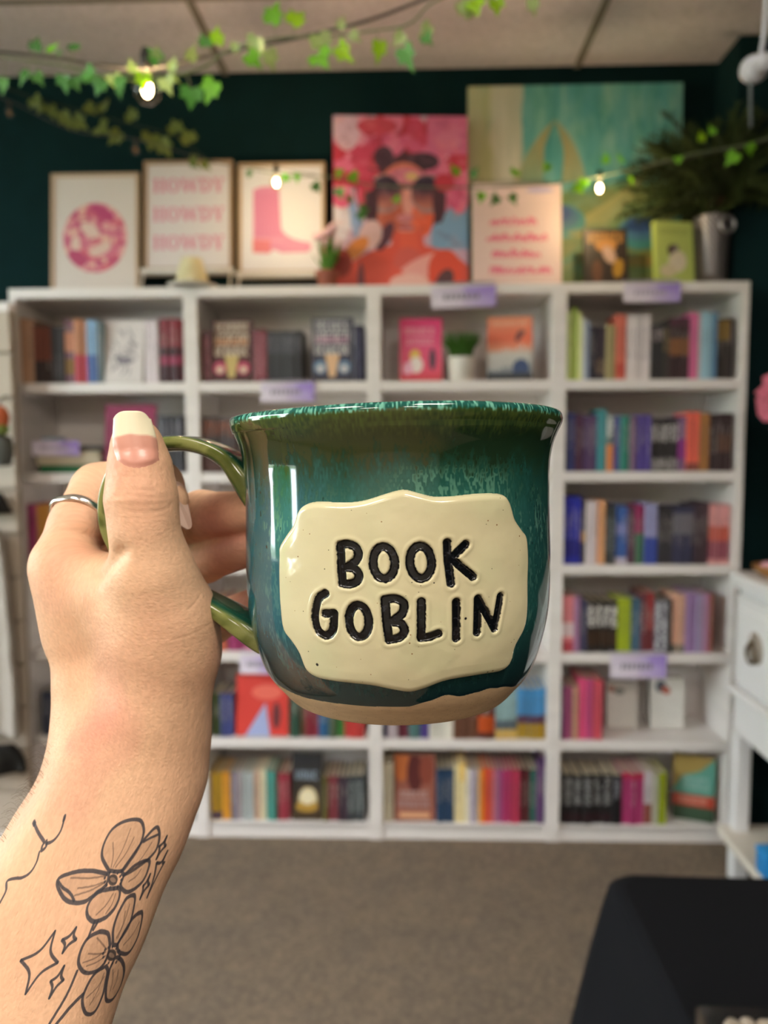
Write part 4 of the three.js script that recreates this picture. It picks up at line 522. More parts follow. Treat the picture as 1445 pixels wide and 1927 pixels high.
// ---------------------------------------------------------------- right edge: white cabinet
{
  const X = 0.995, Z0 = -2.36, Z1 = -1.3, D = 0.44, yT = 0.966, m = std('#ecebec', 0.38), L = Z1 - Z0, zc = (Z0 + Z1) / 2;
  const t = thing('cabinet', 'white painted cabinet with round ring pulls at the right edge', 'cabinet', [X + D / 2, 0, zc]);
  part(t, 'top_panel', box(D + 0.03, 0.03, L + 0.03, 0, yT - 0.015, 0, 0.006), m); part(t, 'moulding', box(D + 0.016, 0.016, L + 0.016, 0, yT - 0.04, 0, 0.006), m);
  part(t, 'body', box(D - 0.02, 0.34, L - 0.004, 0.006, yT - 0.215, 0, 0.004), m);
  const bronze = std('#6f6252', 0.4, { metalness: 0.7 });
  for (let i = 0; i < 3; i++) {
    const w = 0.3, z = Z0 + 0.02 + w / 2 + i * 0.335 - zc, d = part(t, 'drawer', flat([box(0.016, 0.27, w, -D / 2 + 0.008, yT - 0.2, z, 0.004), box(0.01, 0.2, w - 0.07, -D / 2 - 0.001, yT - 0.2, z, 0.004)]), m);
    part(d, 'backplate', lathe([[0, 0], [0.046, 0], [0.046, 0.003], [0.03, 0.008], [0, 0.009]], 30).rotateZ(Math.PI / 2).translate(-D / 2 - 0.006, yT - 0.195, z), std('#b9b0a4', 0.4, { metalness: 0.5 }));
    part(d, 'ring_pull', new THREE.TorusGeometry(0.026, 0.005, 10, 28).rotateY(Math.PI / 2).translate(-D / 2 - 0.021, yT - 0.21, z), bronze); part(d, 'knob', new THREE.SphereGeometry(0.011, 16, 12).translate(-D / 2 - 0.018, yT - 0.182, z), bronze);
  }
  part(t, 'ledge', box(D + 0.03, 0.022, L + 0.02, 0, 0.606, 0, 0.006), m); part(t, 'apron', box(D - 0.01, 0.122, L - 0.02, 0, 0.534, 0, 0.004), m);
  for (const x of [-1, 1]) for (const z of [-1, 1]) part(t, 'leg', box(0.045, 0.47, 0.045, x * (D / 2 - 0.026), 0.235, z * (L / 2 - 0.026), 0.004), m);
  part(t, 'lower_shelf', box(D + 0.03, 0.03, L, -0.015, 0.15, 0, 0.004), std('#ddd5c8', 0.45));
  const shade_block = thing('added_shade_block', 'black block added for the shade inside the white cabinet above its lower shelf', 'shade_block', [X + 0.27, 0.1655, -1.98]); part(shade_block, 'block_body', box(0.3, 0.255, 0.52, 0, 0.1275, 0, 0.012), std('#121110', 0.9)); part(shade_block, 'rim', box(0.306, 0.02, 0.526, 0, 0.25, 0, 0.006), std('#1c1a18', 0.9));  // black block added to stand in for the shade above the lower shelf
  const bx = thing('blue_box', 'bright blue box on the lower shelf of the white cabinet', 'box', [0.999, 0.1655, -2.07]); part(bx, 'carton', box(0.06, 0.06, 0.06, 0, 0.03, 0, 0.004), std('#1f86cc', 0.5)); part(bx, 'lid', box(0.064, 0.014, 0.064, 0, 0.067, 0, 0.003), std('#2c96dc', 0.5));
  const tray = thing('wooden_bowl', 'shallow wooden bowl of pink petals on the white cabinet', 'bowl', [1.082, yT + 0.0006, -2.25]);
  part(tray, 'bowl', lathe([[0, 0], [0.05, 0], [0.076, 0.022], [0.08, 0.034], [0.074, 0.034], [0.046, 0.008], [0, 0.008]], 36), std('#a0703c', 0.5));
  const r = random(61), pet = []; for (let i = 0; i < 60; i++) { const a = r() * 6.3, d = Math.sqrt(r()) * 0.052; pet.push(new THREE.SphereGeometry(0.013, 8, 6).scale(1, 0.45, 0.8).rotateX(r()).rotateY(a).translate(Math.cos(a) * d, 0.028 + r() * 0.012, Math.sin(a) * d)); } tag(part(tray, 'petals', flat(pet), std('#e6aab8', 0.8)), null, null, null, 'stuff');
  const vs = thing('flower_vase', 'pink ruffled blossoms in a vase at the right edge, before the green wall', 'vase', [1.222, yT + 0.0006, -2.27]), fm = std('#c8687e', 0.85);
  part(vs, 'vessel', lathe([[0, 0], [0.04, 0], [0.05, 0.06], [0.03, 0.16], [0.036, 0.18], [0.03, 0.18], [0.024, 0.16], [0.04, 0.06], [0, 0.01]], 28), std('#d8d4cc', 0.3));
  [[-0.135, 0.52, 0.0], [-0.1, 0.415, 0.03], [0.05, 0.5, -0.03]].forEach(([x, y, z], k) => { const g = new THREE.IcosahedronGeometry(0.08, 4), p = g.attributes.position, v = V(0, 0, 0); for (let i = 0; i < p.count; i++) { v.fromBufferAttribute(p, i); v.multiplyScalar(0.72 + 0.5 * noise(v.x * 60 + 9, v.y * 60 + v.z * 50, k)); p.setXYZ(i, v.x, v.y, v.z); } g.computeVertexNormals(); part(vs, 'blossom', g.translate(x, y, z), fm); part(vs, 'stem', tube([V(0, 0.1, 0), V(x * 0.5, 0.26, z * 0.5), V(x, y - 0.03, z)], 0.003, 10, 5), std('#4c6c34', 0.8)); });
}
// ---------------------------------------------------------------- lower right: table under a black cloth
{
  const yT = 0.747, c = onY(1166, 1650, yT), L = 1.3, W = 1.0, t = thing('tablecloth', 'black cloth draped over the table at the lower right', 'tablecloth', [c.x, 0, c.z]);
  // outline of the top, corner rounded, then folds that spread towards the floor
  const per = [], R = 0.035; for (let i = 0; i <= 40; i++) per.push([0, L - (L - R) * i / 40, -1, 0]); for (let i = 1; i < 12; i++) { const a = i / 12 * Math.PI / 2; per.push([R - R * Math.cos(a), R - R * Math.sin(a), -Math.cos(a), -Math.sin(a)]); } for (let i = 0; i <= 40; i++) per.push([R + (W - R) * i / 40, 0, 0, -1]);
  const rows = 26, pos = [], idx = [], n = per.length;
  for (let j = 0; j <= rows; j++) { const k = j / rows, drop = yT - 0.012 - (yT - 0.02) * Math.max(0, (k - 0.08) / 0.92); per.forEach(([x, z, nx, nz], i) => { const e = k < 0.08 ? -0.012 * (1 - k / 0.08) * 0 : 0, s = k < 0.08 ? k / 0.08 : 1, corner = Math.exp(-Math.pow((i - 46) / 9, 2)), f = s * 0.004 + Math.pow(k, 0.8) * (0.12 * corner + 0.05 + 0.028 * Math.sin(i * 0.42) * k) ; const y = k < 0.08 ? yT - 0.012 * (1 - Math.cos(s * Math.PI / 2)) : drop; pos.push(x + nx * (f + e), y, z + nz * (f + e)); }); }
  for (let j = 0; j < rows; j++) for (let i = 0; i + 1 < n; i++) { const a = j * n + i; idx.push(a, a + n, a + 1, a + 1, a + n, a + n + 1); }
  const top0 = pos.length / 3; per.forEach(([x, z]) => pos.push(x, yT, z)); pos.push(W, yT, L); const cen = pos.length / 3 - 1; for (let i = 0; i + 1 < n; i++) idx.push(top0 + i, top0 + i + 1, cen);
  const g = new THREE.BufferGeometry(); g.setAttribute('position', new THREE.Float32BufferAttribute(pos, 3)); g.setIndex(idx); g.computeVertexNormals();
  part(t, 'cloth', g, phys('#111216', 0.95, { specularIntensity: 0.3, side: THREE.DoubleSide }));
  const tb = thing('table', 'table hidden under the black cloth at the lower right', 'table', [c.x, 0, c.z]); part(tb, 'tabletop', box(W - 0.02, 0.025, L - 0.02, W / 2 + 0.006, yT - 0.0185, L / 2 + 0.006, 0.01), std('#6c5c48', 0.6)); for (const [x, z] of [[0.06, 0.06], [W - 0.06, 0.06], [0.06, L - 0.06], [W - 0.06, L - 0.06]]) part(tb, 'leg', new THREE.CylinderGeometry(0.018, 0.018, yT - 0.032, 12).translate(x, (yT - 0.032) / 2, z), std('#55504a', 0.4, { metalness: 0.6 }));
  const h = 0.045, a = onY(1309, 1893, yT + h), w = 0.16, d = 0.11, bx = thing('clear_box', 'clear plastic tray of silvery stones on the black cloth, lower right corner', 'tray', [a.x + w / 2, yT + 0.0008, a.z + d / 2]), gm = phys('#ffffff', 0.03, { transmission: 1, thickness: 0, ior: 1.49 });
  part(bx, 'tray_floor', box(w, 0.003, d, 0, 0.0015, 0, 0), gm); for (const s of [-1, 1]) { part(bx, 'tray_wall', box(0.003, h, d, s * (w / 2 - 0.0015), h / 2, 0, 0), gm); part(bx, 'tray_wall', box(w - 0.007, h, 0.003, 0, h / 2, s * (d / 2 - 0.0015), 0), gm); }
  const r = random(71), st = []; for (let i = 0; i < 130; i++) { const q = new THREE.IcosahedronGeometry(0.009 + 0.004 * r(), 2), p = q.attributes.position, v = V(0, 0, 0); for (let k = 0; k < p.count; k++) { v.fromBufferAttribute(p, k); v.multiplyScalar(0.8 + 0.4 * noise(v.x * 140 + i, v.y * 140 + v.z * 90, i)); p.setXYZ(k, v.x, v.y, v.z); } q.computeVertexNormals(); st.push(q.translate((r() - 0.5) * (w - 0.034), 0.014 + r() * 0.026, (r() - 0.5) * (d - 0.034))); }
  tag(part(bx, 'stones', flat(st), std('#b8ac9c', 0.3, { metalness: 0.3 })), null, null, null, 'stuff');
}

// ---------------------------------------------------------------- the mug
const MUG_D = 0.25;
const mugC = (() => { const r = ray(750, 1030); return r.multiplyScalar(MUG_D / Math.hypot(r.x, r.z)).add(camera.position); })();
const mug = thing('mug', 'teal glazed pottery mug with a cream BOOK GOBLIN plaque, held in the hand', 'mug', [mugC.x, EYE - 0.0808, mugC.z]);
mug.rotation.set(-0.02, 0, 0.011);
mug.updateMatrixWorld(true);
// outer profile [radius, height] in mm, read from the photograph's outline
const PROF = [[32.6, 0.4], [34.8, 0.8], [36.2, 1.9], [37.5, 3.4], [39.1, 5.2], [41.2, 7.6], [43.4, 11.2], [45.5, 17.1], [47.1, 23.4], [48.1, 29.2], [48.5, 35], [48.65, 46], [48.4, 56], [48.25, 64], [48.3, 71], [48.6, 76.5], [49.5, 81.5], [50.9, 85.5], [51.9, 88], [52.1, 89.4], [51.7, 90.6], [50.8, 91.2], [49.6, 90.9], [48.6, 89.8]].map(([r, h]) => [r * (1.012 + 0.008 * ss(78, 88, h)) / 1000, h / 1000]);
const outerCurve = new THREE.CatmullRomCurve3(PROF.map(([r, h]) => V(r, h, 0)), false, 'centripetal');
const outerPts = outerCurve.getSpacedPoints(220);
function mugR(h) { for (let i = 1; i < outerPts.length; i++) if (outerPts[i].y >= h) { const a = outerPts[i - 1], b = outerPts[i]; return lerp(a.x, b.x, clamp((h - a.y) / Math.max(1e-9, b.y - a.y))); } return 0.05; }
// angle 0 faces the camera; u runs with the angle
const face = Math.atan2(camera.position.x - mugC.x, camera.position.z - mugC.z);
const invMug = mug.matrixWorld.clone().invert();
function onMug(px, py) { // pixel -> {s: arc length in metres at radius 0.0485, h}
  const o = camera.position.clone().applyMatrix4(invMug), d = ray(px, py).transformDirection(invMug);
  let t = 0.12; for (let i = 0; i < 200; i++) { const x = o.x + d.x * t, y = o.y + d.y * t, z = o.z + d.z * t, e = Math.hypot(x, z) - mugR(clamp(y, -0.001, 0.088)); if (e < 1e-5) break; t += e * 0.7; }
  const x = o.x + d.x * t, y = o.y + d.y * t, z = o.z + d.z * t; let a = Math.atan2(x, z) - face; if (a > Math.PI) a -= 2 * Math.PI; if (a < -Math.PI) a += 2 * Math.PI;
  return { a, s: a * 0.0485, h: y };
}
// glaze: where it runs thin over the rim it breaks olive, streaks run down into teal, it pools dark near the foot, which is bare clay
const GW = 2048, GH = 720, HMIN = -0.003, HMAX = 0.094;
const clayLine = (a) => { const k = ((a + face) % (2 * Math.PI) + 2 * Math.PI) % (2 * Math.PI) / (2 * Math.PI); return 0.0084 + 0.0012 * (noise(k * 18, 1, 4, 18) - 0.5) + 0.0026 * ss(0.05, 0.24, a) * (1 - ss(0.72, 0.98, a)) * (0.75 + 0.5 * noise(k * 60, 2, 5, 60)); };
const glazeRough = new Uint8Array(GW * GH * 4);
const glazeTex = data(GW, GH, (x, y) => {
  const k = x / GW, h = HMIN + (HMAX - HMIN) * (y + 0.5) / GH, mm = h * 1000; let a = k * 2 * Math.PI - Math.PI; // relative to the face
  const fine = noise(k * 620, mm * 0.9 + 40, 1, 620), mid = fbm(k * 180, mm * 0.22, 2, 3, 180), wide = fbm(k * 12, mm * 0.05, 6, 3, 12), drop = noise(k * 260, mm * 0.5, 9, 260);
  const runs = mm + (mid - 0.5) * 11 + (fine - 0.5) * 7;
  const teal1 = [48, 102, 94], teal2 = [108, 152, 136], blue = [42, 92, 110], dark = [14, 46, 48], olive = [74, 88, 38], oliveD = [28, 46, 26], brown = [62, 60, 26];
  let c = mix3(teal1, blue, ss(-0.15, -0.75, a) * (0.45 + 0.5 * wide));
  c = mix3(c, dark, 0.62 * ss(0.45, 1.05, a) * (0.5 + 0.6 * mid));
  c = mix3(c, teal2, ss(0.5, 0.72, mid * 0.6 + fine * 0.4) * (0.35 + 0.5 * ss(50, 66, runs)) * (a > -0.9 ? 1 : 0.4));
  c = mix3(c, dark, 0.85 * ss(0.8, 0.92, fine * 0.5 + drop * 0.5) * ss(40, 55, mm) * (1 - ss(76, 80, mm)));
  c = mix3(c, [26, 66, 54], ss(58, 74, runs) * 0.75); c = mix3(c, oliveD, ss(70, 80, mm + (mid - 0.5) * 9 + (fine - 0.5) * 5) * 0.92);
  c = mix3(c, brown, ss(75, 80, runs) * ss(0.52, 0.72, wide) * 0.6);
  c = mix3(c, olive, ss(82, 88, runs * 0.2 + mm * 0.8) * (0.35 + 0.65 * fine));
  c = mix3(c, [92, 142, 122], 0.75 * ss(0.42, 0.6, mid * 0.5 + fine * 0.5) * ss(54, 62, mm) * (1 - ss(72, 78, runs)) * ss(-0.15, 0.15, a) * (1 - ss(0.55, 0.8, a)));
  c = mix3(c, mix3([26, 84, 76], [112, 176, 156], ss(0.45, 0.75, fine * 0.6 + drop * 0.4)), ss(88.6, 89.8, mm + (fine - 0.5) * 1.4));
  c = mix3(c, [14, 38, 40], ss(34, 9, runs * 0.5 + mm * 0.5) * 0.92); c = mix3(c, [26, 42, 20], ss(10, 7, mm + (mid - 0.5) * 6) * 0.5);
  const edge = clayLine(a) * 1000; let rough = 0.07;
  if (mm < edge + 0.9) c = mix3(c, [12, 34, 40], 0.7);
  if (mm < edge) { const n = 0.93 + 0.12 * fbm(k * 90, mm, 12, 3, 90) - (hash(x >> 1, y, 7) > 0.992 ? 0.3 : 0); c = [190 * n, 160 * n, 124 * n]; rough = 0.72; }
  const i = (y * GW + x) * 4; glazeRough[i] = glazeRough[i + 1] = glazeRough[i + 2] = rough * 255; glazeRough[i + 3] = 255;
  return c.map((q) => clamp(q, 0, 255));
});
const roughTex = new THREE.DataTexture(glazeRough, GW, GH); roughTex.magFilter = THREE.LinearFilter; roughTex.wrapS = THREE.RepeatWrapping; roughTex.needsUpdate = true;
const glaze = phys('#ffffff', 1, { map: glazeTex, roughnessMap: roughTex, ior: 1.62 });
{
  const inner = [[0.0476, 0.088], [0.0464, 0.084], [0.0448, 0.078], [0.0440, 0.06], [0.0438, 0.035], [0.042, 0.018], [0.036, 0.008], [0.02, 0.0055], [0, 0.005]];
  const prof = [V(0, 0.0016, 0), V(0.028, 0.0016, 0), V(0.031, 0.0004, 0), ...outerPts, ...inner.map(([r, h]) => V(r, h, 0))], nu = 220, pos = [], uv = [], idx = [];
  prof.forEach((p) => { for (let i = 0; i <= nu; i++) { const k = i / nu, a = k * 2 * Math.PI - Math.PI + face, wob = 1 + 0.004 * Math.sin(2 * a + 1) + 0.0025 * Math.sin(3 * a + p.y * 60); pos.push(p.x * wob * Math.sin(a), p.y + (p.y > 0.086 ? 0.0006 * Math.sin(2 * a + 0.7) : 0), p.x * wob * Math.cos(a)); uv.push(k, clamp((p.y - HMIN) / (HMAX - HMIN))); } });
  for (let j = 0; j + 1 < prof.length; j++) for (let i = 0; i < nu; i++) { const a = j * (nu + 1) + i, b = a + nu + 1; idx.push(a, a + 1, b + 1, a, b + 1, b); }
  const g = new THREE.BufferGeometry(); g.setAttribute('position', new THREE.Float32BufferAttribute(pos, 3)); g.setAttribute('uv', new THREE.Float32BufferAttribute(uv, 2)); g.setIndex(idx); g.computeVertexNormals();
  const nn = g.attributes.normal; for (let j = 0; j < prof.length; j++) { const a = j * (nu + 1), b = a + nu, v = V(nn.getX(a) + nn.getX(b), nn.getY(a) + nn.getY(b), nn.getZ(a) + nn.getZ(b)).normalize(); nn.setXYZ(a, v.x, v.y, v.z); nn.setXYZ(b, v.x, v.y, v.z); }
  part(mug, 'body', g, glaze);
}
{ // plaque with stamped letters
  const outline = [[763, 922], [790, 929], [817, 935], [850, 934], [899, 929], [940, 930], [952, 941], [958, 958], [963, 976], [975, 995], [984, 1010], [987, 1050], [986, 1091], [985, 1150], [979, 1183], [963, 1215], [956, 1242], [940, 1261], [899, 1269], [840, 1279], [799, 1294], [771, 1301], [740, 1297], [694, 1288], [625, 1280], [598, 1273], [580, 1258], [568, 1228], [555, 1207], [539, 1183], [533, 1137], [531, 1100], [531, 1046], [532, 1027], [545, 1004], [557, 986], [566, 960], [580, 948], [603, 944], [648, 946], [685, 942], [721, 931], [745, 924]];
  const poly = new THREE.CatmullRomCurve3(outline.map(([x, y]) => { const p = onMug(x, y); return V(p.s, p.h, 0); }), true, 'catmullrom', 0.5).getPoints(150);
  const L = (pts) => pts.map(([x, y]) => { const p = onMug(520 + x / 3.284, 1000 + y / 3.284); return [p.s, p.h]; });
  const ring = (cx, cy, rx, ry, t = 0) => { const q = []; for (let i = 0; i <= 20; i++) { const a = i / 20 * 2 * Math.PI, x = rx * Math.cos(a), y = ry * Math.sin(a); q.push([cx + x * Math.cos(t) - y * Math.sin(t), cy + x * Math.sin(t) + y * Math.cos(t)]); } return q; };
  const curve = (pts) => new THREE.CatmullRomCurve3(pts.map(([x, y]) => V(x, y, 0)), false, 'centripetal').getPoints(pts.length * 4).map((p) => [p.x, p.y]);
  const strokes = [
    [[414, 82], [418, 200], [426, 314]], curve([[414, 80], [455, 74], [500, 92], [518, 135], [500, 180], [450, 215]]), curve([[446, 216], [490, 222], [520, 258], [512, 298], [470, 318], [426, 314]]),
    ring(668, 188, 64, 98, -0.06), ring(885, 185, 64, 100, -0.06),
    [[1040, 66], [1046, 180], [1062, 314]], [[1148, 76], [1064, 162]], [[1072, 168], [1120, 212], [1190, 274]],
    curve([[324, 376], [288, 402], [268, 470], [266, 545], [290, 610], [334, 634], [368, 600], [376, 500]]), [[376, 498], [324, 500]],
    ring(521, 545, 58, 98, -0.08),
    [[675, 414], [684, 540], [698, 660]], curve([[675, 414], [735, 408], [784, 436], [778, 496], [716, 548]]), curve([[716, 550], [770, 562], [790, 606], [766, 642], [700, 660]]),
    [[889, 428], [887, 648]], [[887, 648], [940, 640], [988, 622]], [[1094, 430], [1094, 650]],
    [[1216, 614], [1220, 410]], [[1222, 410], [1318, 592]], [[1318, 592], [1352, 396]]].map(L);
  const segs = []; for (const s of strokes) for (let i = 0; i + 1 < s.length; i++) segs.push([...s[i], ...s[i + 1]]);
  const segD = (x, y, [ax, ay, bx, by]) => { const ex = bx - ax, ey = by - ay, t = clamp(((x - ax) * ex + (y - ay) * ey) / (ex * ex + ey * ey + 1e-15)); return (x - ax - ex * t) ** 2 + (y - ay - ey * t) ** 2; };
  const NG = 48, bins = Array.from({ length: NG * NG }, () => null);
  const letterD = (x, y) => { const i = clamp(Math.floor((x + 0.05) / 0.1 * NG), 0, NG - 1), j = clamp(Math.floor(y / 0.1 * NG), 0, NG - 1), b = bins[j * NG + i] ??= segs.filter((s) => segD((i + 0.5) / NG * 0.1 - 0.05, (j + 0.5) / NG * 0.1, s) < 0.0055 ** 2); let d = 2e-5; for (const s of b) { const e = segD(x, y, s); if (e < d) d = e; } return Math.sqrt(d); };
  const edgeD = (x, y) => { let d = 1, inside = false; for (let i = 0, j = poly.length - 1; i < poly.length; j = i++) { const a = poly[i], b = poly[j]; d = Math.min(d, segD(x, y, [a.x, a.y, b.x, b.y])); if ((a.y > y) !== (b.y > y) && x < (b.x - a.x) * (y - a.y) / (b.y - a.y) + a.x) inside = !inside; } return Math.sqrt(d) * (inside ? 1 : -1); };
  const lo = V(1, 1, 0), hi = V(-1, -1, 0); for (const p of poly) { lo.min(p); hi.max(p); } lo.addScalar(-0.0012); hi.addScalar(0.0012);
  const LR = 0.00112;
  // colour print of the clay: cream slip with iron specks, black in the stamped strokes
  const N = 1024, speck = []; const r = random(91); for (let i = 0; i < 70; i++) speck.push([lerp(lo.x, hi.x, r()), lerp(lo.y, hi.y, r()), 0.00008 + 0.00016 * r() * r(), r()]); { const p = onMug(605, 1247); speck.push([p.s, p.h, 0.0004, 0]); const q = onMug(869, 1161); speck.push([q.s, q.h, 0.00035, 0.2]); }
  const coarse = 64, near = new Float32Array(coarse * coarse); for (let j = 0; j < coarse; j++) for (let i = 0; i < coarse; i++) near[j * coarse + i] = letterD(lerp(lo.x, hi.x, (i + 0.5) / coarse), lerp(lo.y, hi.y, (j + 0.5) / coarse));
  const tex = data(N, N, (x, y) => {
    const u = lerp(lo.x, hi.x, (x + 0.5) / N), v = lerp(lo.y, hi.y, (y + 0.5) / N), n = fbm(x / 110, y / 110, 3, 4), f = fbm(x / 10, y / 10, 13, 3);
    let c = mix3([200, 191, 154], [209, 200, 164], n); c = mix3(c, [198, 200, 160], 0.35 * ss(0.5, 0.8, fbm(x / 200, y / 200, 31, 2)));
    for (let w = 0; w < speck.length; w++) { const [a, b, q, k] = speck[w]; if (Math.abs(u - a) > 0.0006 || Math.abs(v - b) > 0.0006) continue; const d = Math.hypot(u - a, v - b); if (d < q * 1.3) c = mix3(c, k > 0.6 ? [120, 84, 50] : [36, 32, 34], ss(q * 1.3, q * 0.7, d)); }
    if (near[Math.min(63, y >> 4) * coarse + Math.min(63, x >> 4)] < 0.003) { const d = letterD(u, v) + (f - 0.5) * 0.0003; c = mix3(c, mix3([12, 12, 15], [38, 40, 46], ss(0.55, 0.8, f)), ss(LR + 0.00012, LR - 0.0001, d)); }
    return c;
  });
  const nx = 340, ny = 330, keep = [], pos = [], uv = [], idx = [], id = new Int32Array((nx + 1) * (ny + 1)).fill(-1), ed = new Float32Array((nx + 1) * (ny + 1));
  for (let j = 0; j <= ny; j++) for (let i = 0; i <= nx; i++) ed[j * (nx + 1) + i] = edgeD(lerp(lo.x, hi.x, i / nx), lerp(lo.y, hi.y, j / ny));
  const vert = (k) => {
    if (id[k] >= 0) return id[k];
    const i = k % (nx + 1), j = (k - i) / (nx + 1), s = lerp(lo.x, hi.x, i / nx), h = lerp(lo.y, hi.y, j / ny), e = ed[k], d = letterD(s, h);
    let t = e <= 0 ? Math.max(-0.0006, e) : 0.0021 * Math.sqrt(1 - (1 - clamp(e / 0.0019)) ** 2) + 0.0004 * fbm(s * 140, h * 140, 5, 3) * clamp(e / 0.004);
    t += -0.0009 * ss(LR + 0.0003, LR - 0.00035, d) * clamp(e / 0.002) + 0.00013 * Math.exp(-(((d - LR - 0.0007) / 0.0005) ** 2));
    const a = s / 0.0485 + face, R = mugR(clamp(h, 0.002, 0.086)) + t; pos.push(R * Math.sin(a), h, R * Math.cos(a)); uv.push(i / nx, j / ny); return id[k] = pos.length / 3 - 1;
  };
  for (let j = 0; j < ny; j++) for (let i = 0; i < nx; i++) { const k = j * (nx + 1) + i, q = [k, k + 1, k + nx + 2, k + nx + 1]; if (Math.max(...q.map((w) => ed[w])) < -0.0005) continue; const [a, b, c, d] = q.map(vert); idx.push(a, b, c, a, c, d); }
  const g = new THREE.BufferGeometry(); g.setAttribute('position', new THREE.Float32BufferAttribute(pos, 3)); g.setAttribute('uv', new THREE.Float32BufferAttribute(uv, 2)); g.setIndex(idx); g.computeVertexNormals();
  tag(part(mug, 'plaque', g, phys('#ffffff', 0.13, { map: tex, ior: 1.55 })), 'cream raised plaque stamped BOOK GOBLIN in black');
}
// strap handle, swept round its loop; its plane is turned a little away from the camera
const HD = (px) => 0.2525 + 0.0105 * ss(470, 215, px);
const loop = [[506, 962], [482, 928], [461, 896], [436, 866], [400, 845], [360, 834], [318, 834], [276, 843], [240, 868], [217, 912], [210, 960], [219, 1006], [246, 1050], [292, 1084], [345, 1109], [392, 1131], [440, 1160], [476, 1184], [504, 1202], [530, 1214]].map(([x, y]) => at(x, y, HD(x)).applyMatrix4(invMug));
{
  const c = new THREE.CatmullRomCurve3(loop, false, 'centripetal'), n = 120, m = 28, pos = [], col = [], idx = [];
  const wide = V(0, 0, 1).applyMatrix4(new THREE.Matrix4().extractRotation(mug.matrixWorld).invert()).applyAxisAngle(V(0, 1, 0), -0.16 + 0.0);
  for (let i = 0; i <= n; i++) {
    const v = i / n, p = c.getPointAt(v), T = c.getTangentAt(v), B = wide.clone().addScaledVector(T, -wide.dot(T)).normalize(), N = new THREE.Vector3().crossVectors(T, B).normalize(), end = Math.max(ss(0.2, 0.04, v), ss(0.8, 0.96, v)), hw = 0.0063 + 0.0022 * end, ht = 0.0026 + 0.0014 * end;
    for (let j = 0; j < m; j++) {
      const a = j / m * 2 * Math.PI, ca = Math.cos(a), sa = Math.sin(a), e = 0.62, x = Math.sign(ca) * Math.pow(Math.abs(ca), e) * hw, y = Math.sign(sa) * Math.pow(Math.abs(sa), e) * ht;
      const q = p.clone().addScaledVector(B, x).addScaledVector(N, y + 0.0003 * Math.cos(2 * a)); pos.push(q.x, q.y, q.z);
      const k = fbm(v * 34, j * 0.35, 4, 3), thin = ss(0.62, 0.95, Math.abs(ca) + 0.2 * (k - 0.5)), C = mix3(mix3([34, 84, 70], [24, 58, 44], k), mix3([84, 92, 44], [128, 132, 78], ss(0.35, 0.65, k)), thin); col.push(...C.map((w) => Math.pow(w / 255, 2.2)));
    }
  }
  for (let i = 0; i < n; i++) for (let j = 0; j < m; j++) { const a = i * m + j, b = i * m + (j + 1) % m; idx.push(a, b, a + m, b, b + m, a + m); }
  const g = new THREE.BufferGeometry(); g.setAttribute('position', new THREE.Float32BufferAttribute(pos, 3)); g.setAttribute('color', new THREE.Float32BufferAttribute(col, 3)); g.setIndex(idx); g.computeVertexNormals();
  tag(part(mug, 'handle', g, phys('#ffffff', 0.08, { vertexColors: true, ior: 1.6, side: THREE.DoubleSide })), 'green strap handle with olive edges');
}

// ---------------------------------------------------------------- the hand and forearm
const person = thing('person', 'left hand and tattooed forearm holding up the teal mug by its handle', 'person');
const C = (x, y, d, r) => ({ p: at(x, y, d), r: r * d / F });
function cone(a, b) { // tapered capsule
  const ax = a.p.x, ay = a.p.y, az = a.p.z, bx = b.p.x - ax, by = b.p.y - ay, bz = b.p.z - az, l2 = bx * bx + by * by + bz * bz, ra = a.r, dr = b.r - a.r;
  return (x, y, z) => { const X = x - ax, Y = y - ay, Z = z - az, t = clamp((X * bx + Y * by + Z * bz) / l2); const u = X - bx * t, v = Y - by * t, w = Z - bz * t; return Math.sqrt(u * u + v * v + w * w) - ra - dr * t; };
}
const smin = (a, b, k) => { const h = Math.max(k - Math.abs(a - b), 0) / k; return Math.min(a, b) - h * h * k * 0.25; };
const chain = (list, k) => { const f = list.slice(1).map((b, i) => cone(list[i], b)); return (x, y, z) => { let d = f[0](x, y, z); for (let i = 1; i < f.length; i++) d = smin(d, f[i](x, y, z), k); return d; }; };
const blend = (fs, k) => (x, y, z) => { let d = fs[0](x, y, z); for (let i = 1; i < fs.length; i++) d = smin(d, fs[i](x, y, z), k); return d; };
const thumb = chain([C(258, 838, 0.243, 48), C(264, 880, 0.2425, 55), C(266, 940, 0.242, 62), C(272, 1000, 0.2425, 60), C(288, 1080, 0.246, 72)], 0.004);
const thenar = chain([C(288, 1080, 0.246, 72), C(312, 1160, 0.252, 86), C(316, 1228, 0.256, 88), C(294, 1330, 0.2585, 90), C(288, 1420, 0.261, 84)], 0.008);
const indexBone = chain([C(113, 1072, 0.262, 53), C(154, 1180, 0.264, 62), C(184, 1300, 0.264, 68), C(202, 1410, 0.262, 78)], 0.008);
const web = chain([C(150, 1095, 0.262, 58), C(225, 1120, 0.258, 66), C(270, 1180, 0.258, 84)], 0.008);
const backBones = chain([C(140, 1130, 0.285, 50), C(205, 1300, 0.28, 70), C(226, 1400, 0.272, 84)], 0.01);
const ulnar = chain([C(170, 1190, 0.302, 46), C(228, 1320, 0.294, 62), C(250, 1410, 0.28, 80)], 0.01);
const armR = chain([C(302, 1400, 0.262, 78), C(286, 1490, 0.258, 72), C(238, 1590, 0.252, 80), C(163, 1740, 0.242, 92), C(78, 1927, 0.232, 104), C(-26, 2150, 0.218, 116)], 0.014);
const armL = chain([C(206, 1400, 0.262, 84), C(184, 1480, 0.257, 84), C(120, 1610, 0.25, 96), C(36, 1750, 0.242, 106), C(-80, 1940, 0.23, 120), C(-190, 2150, 0.216, 132)], 0.014);
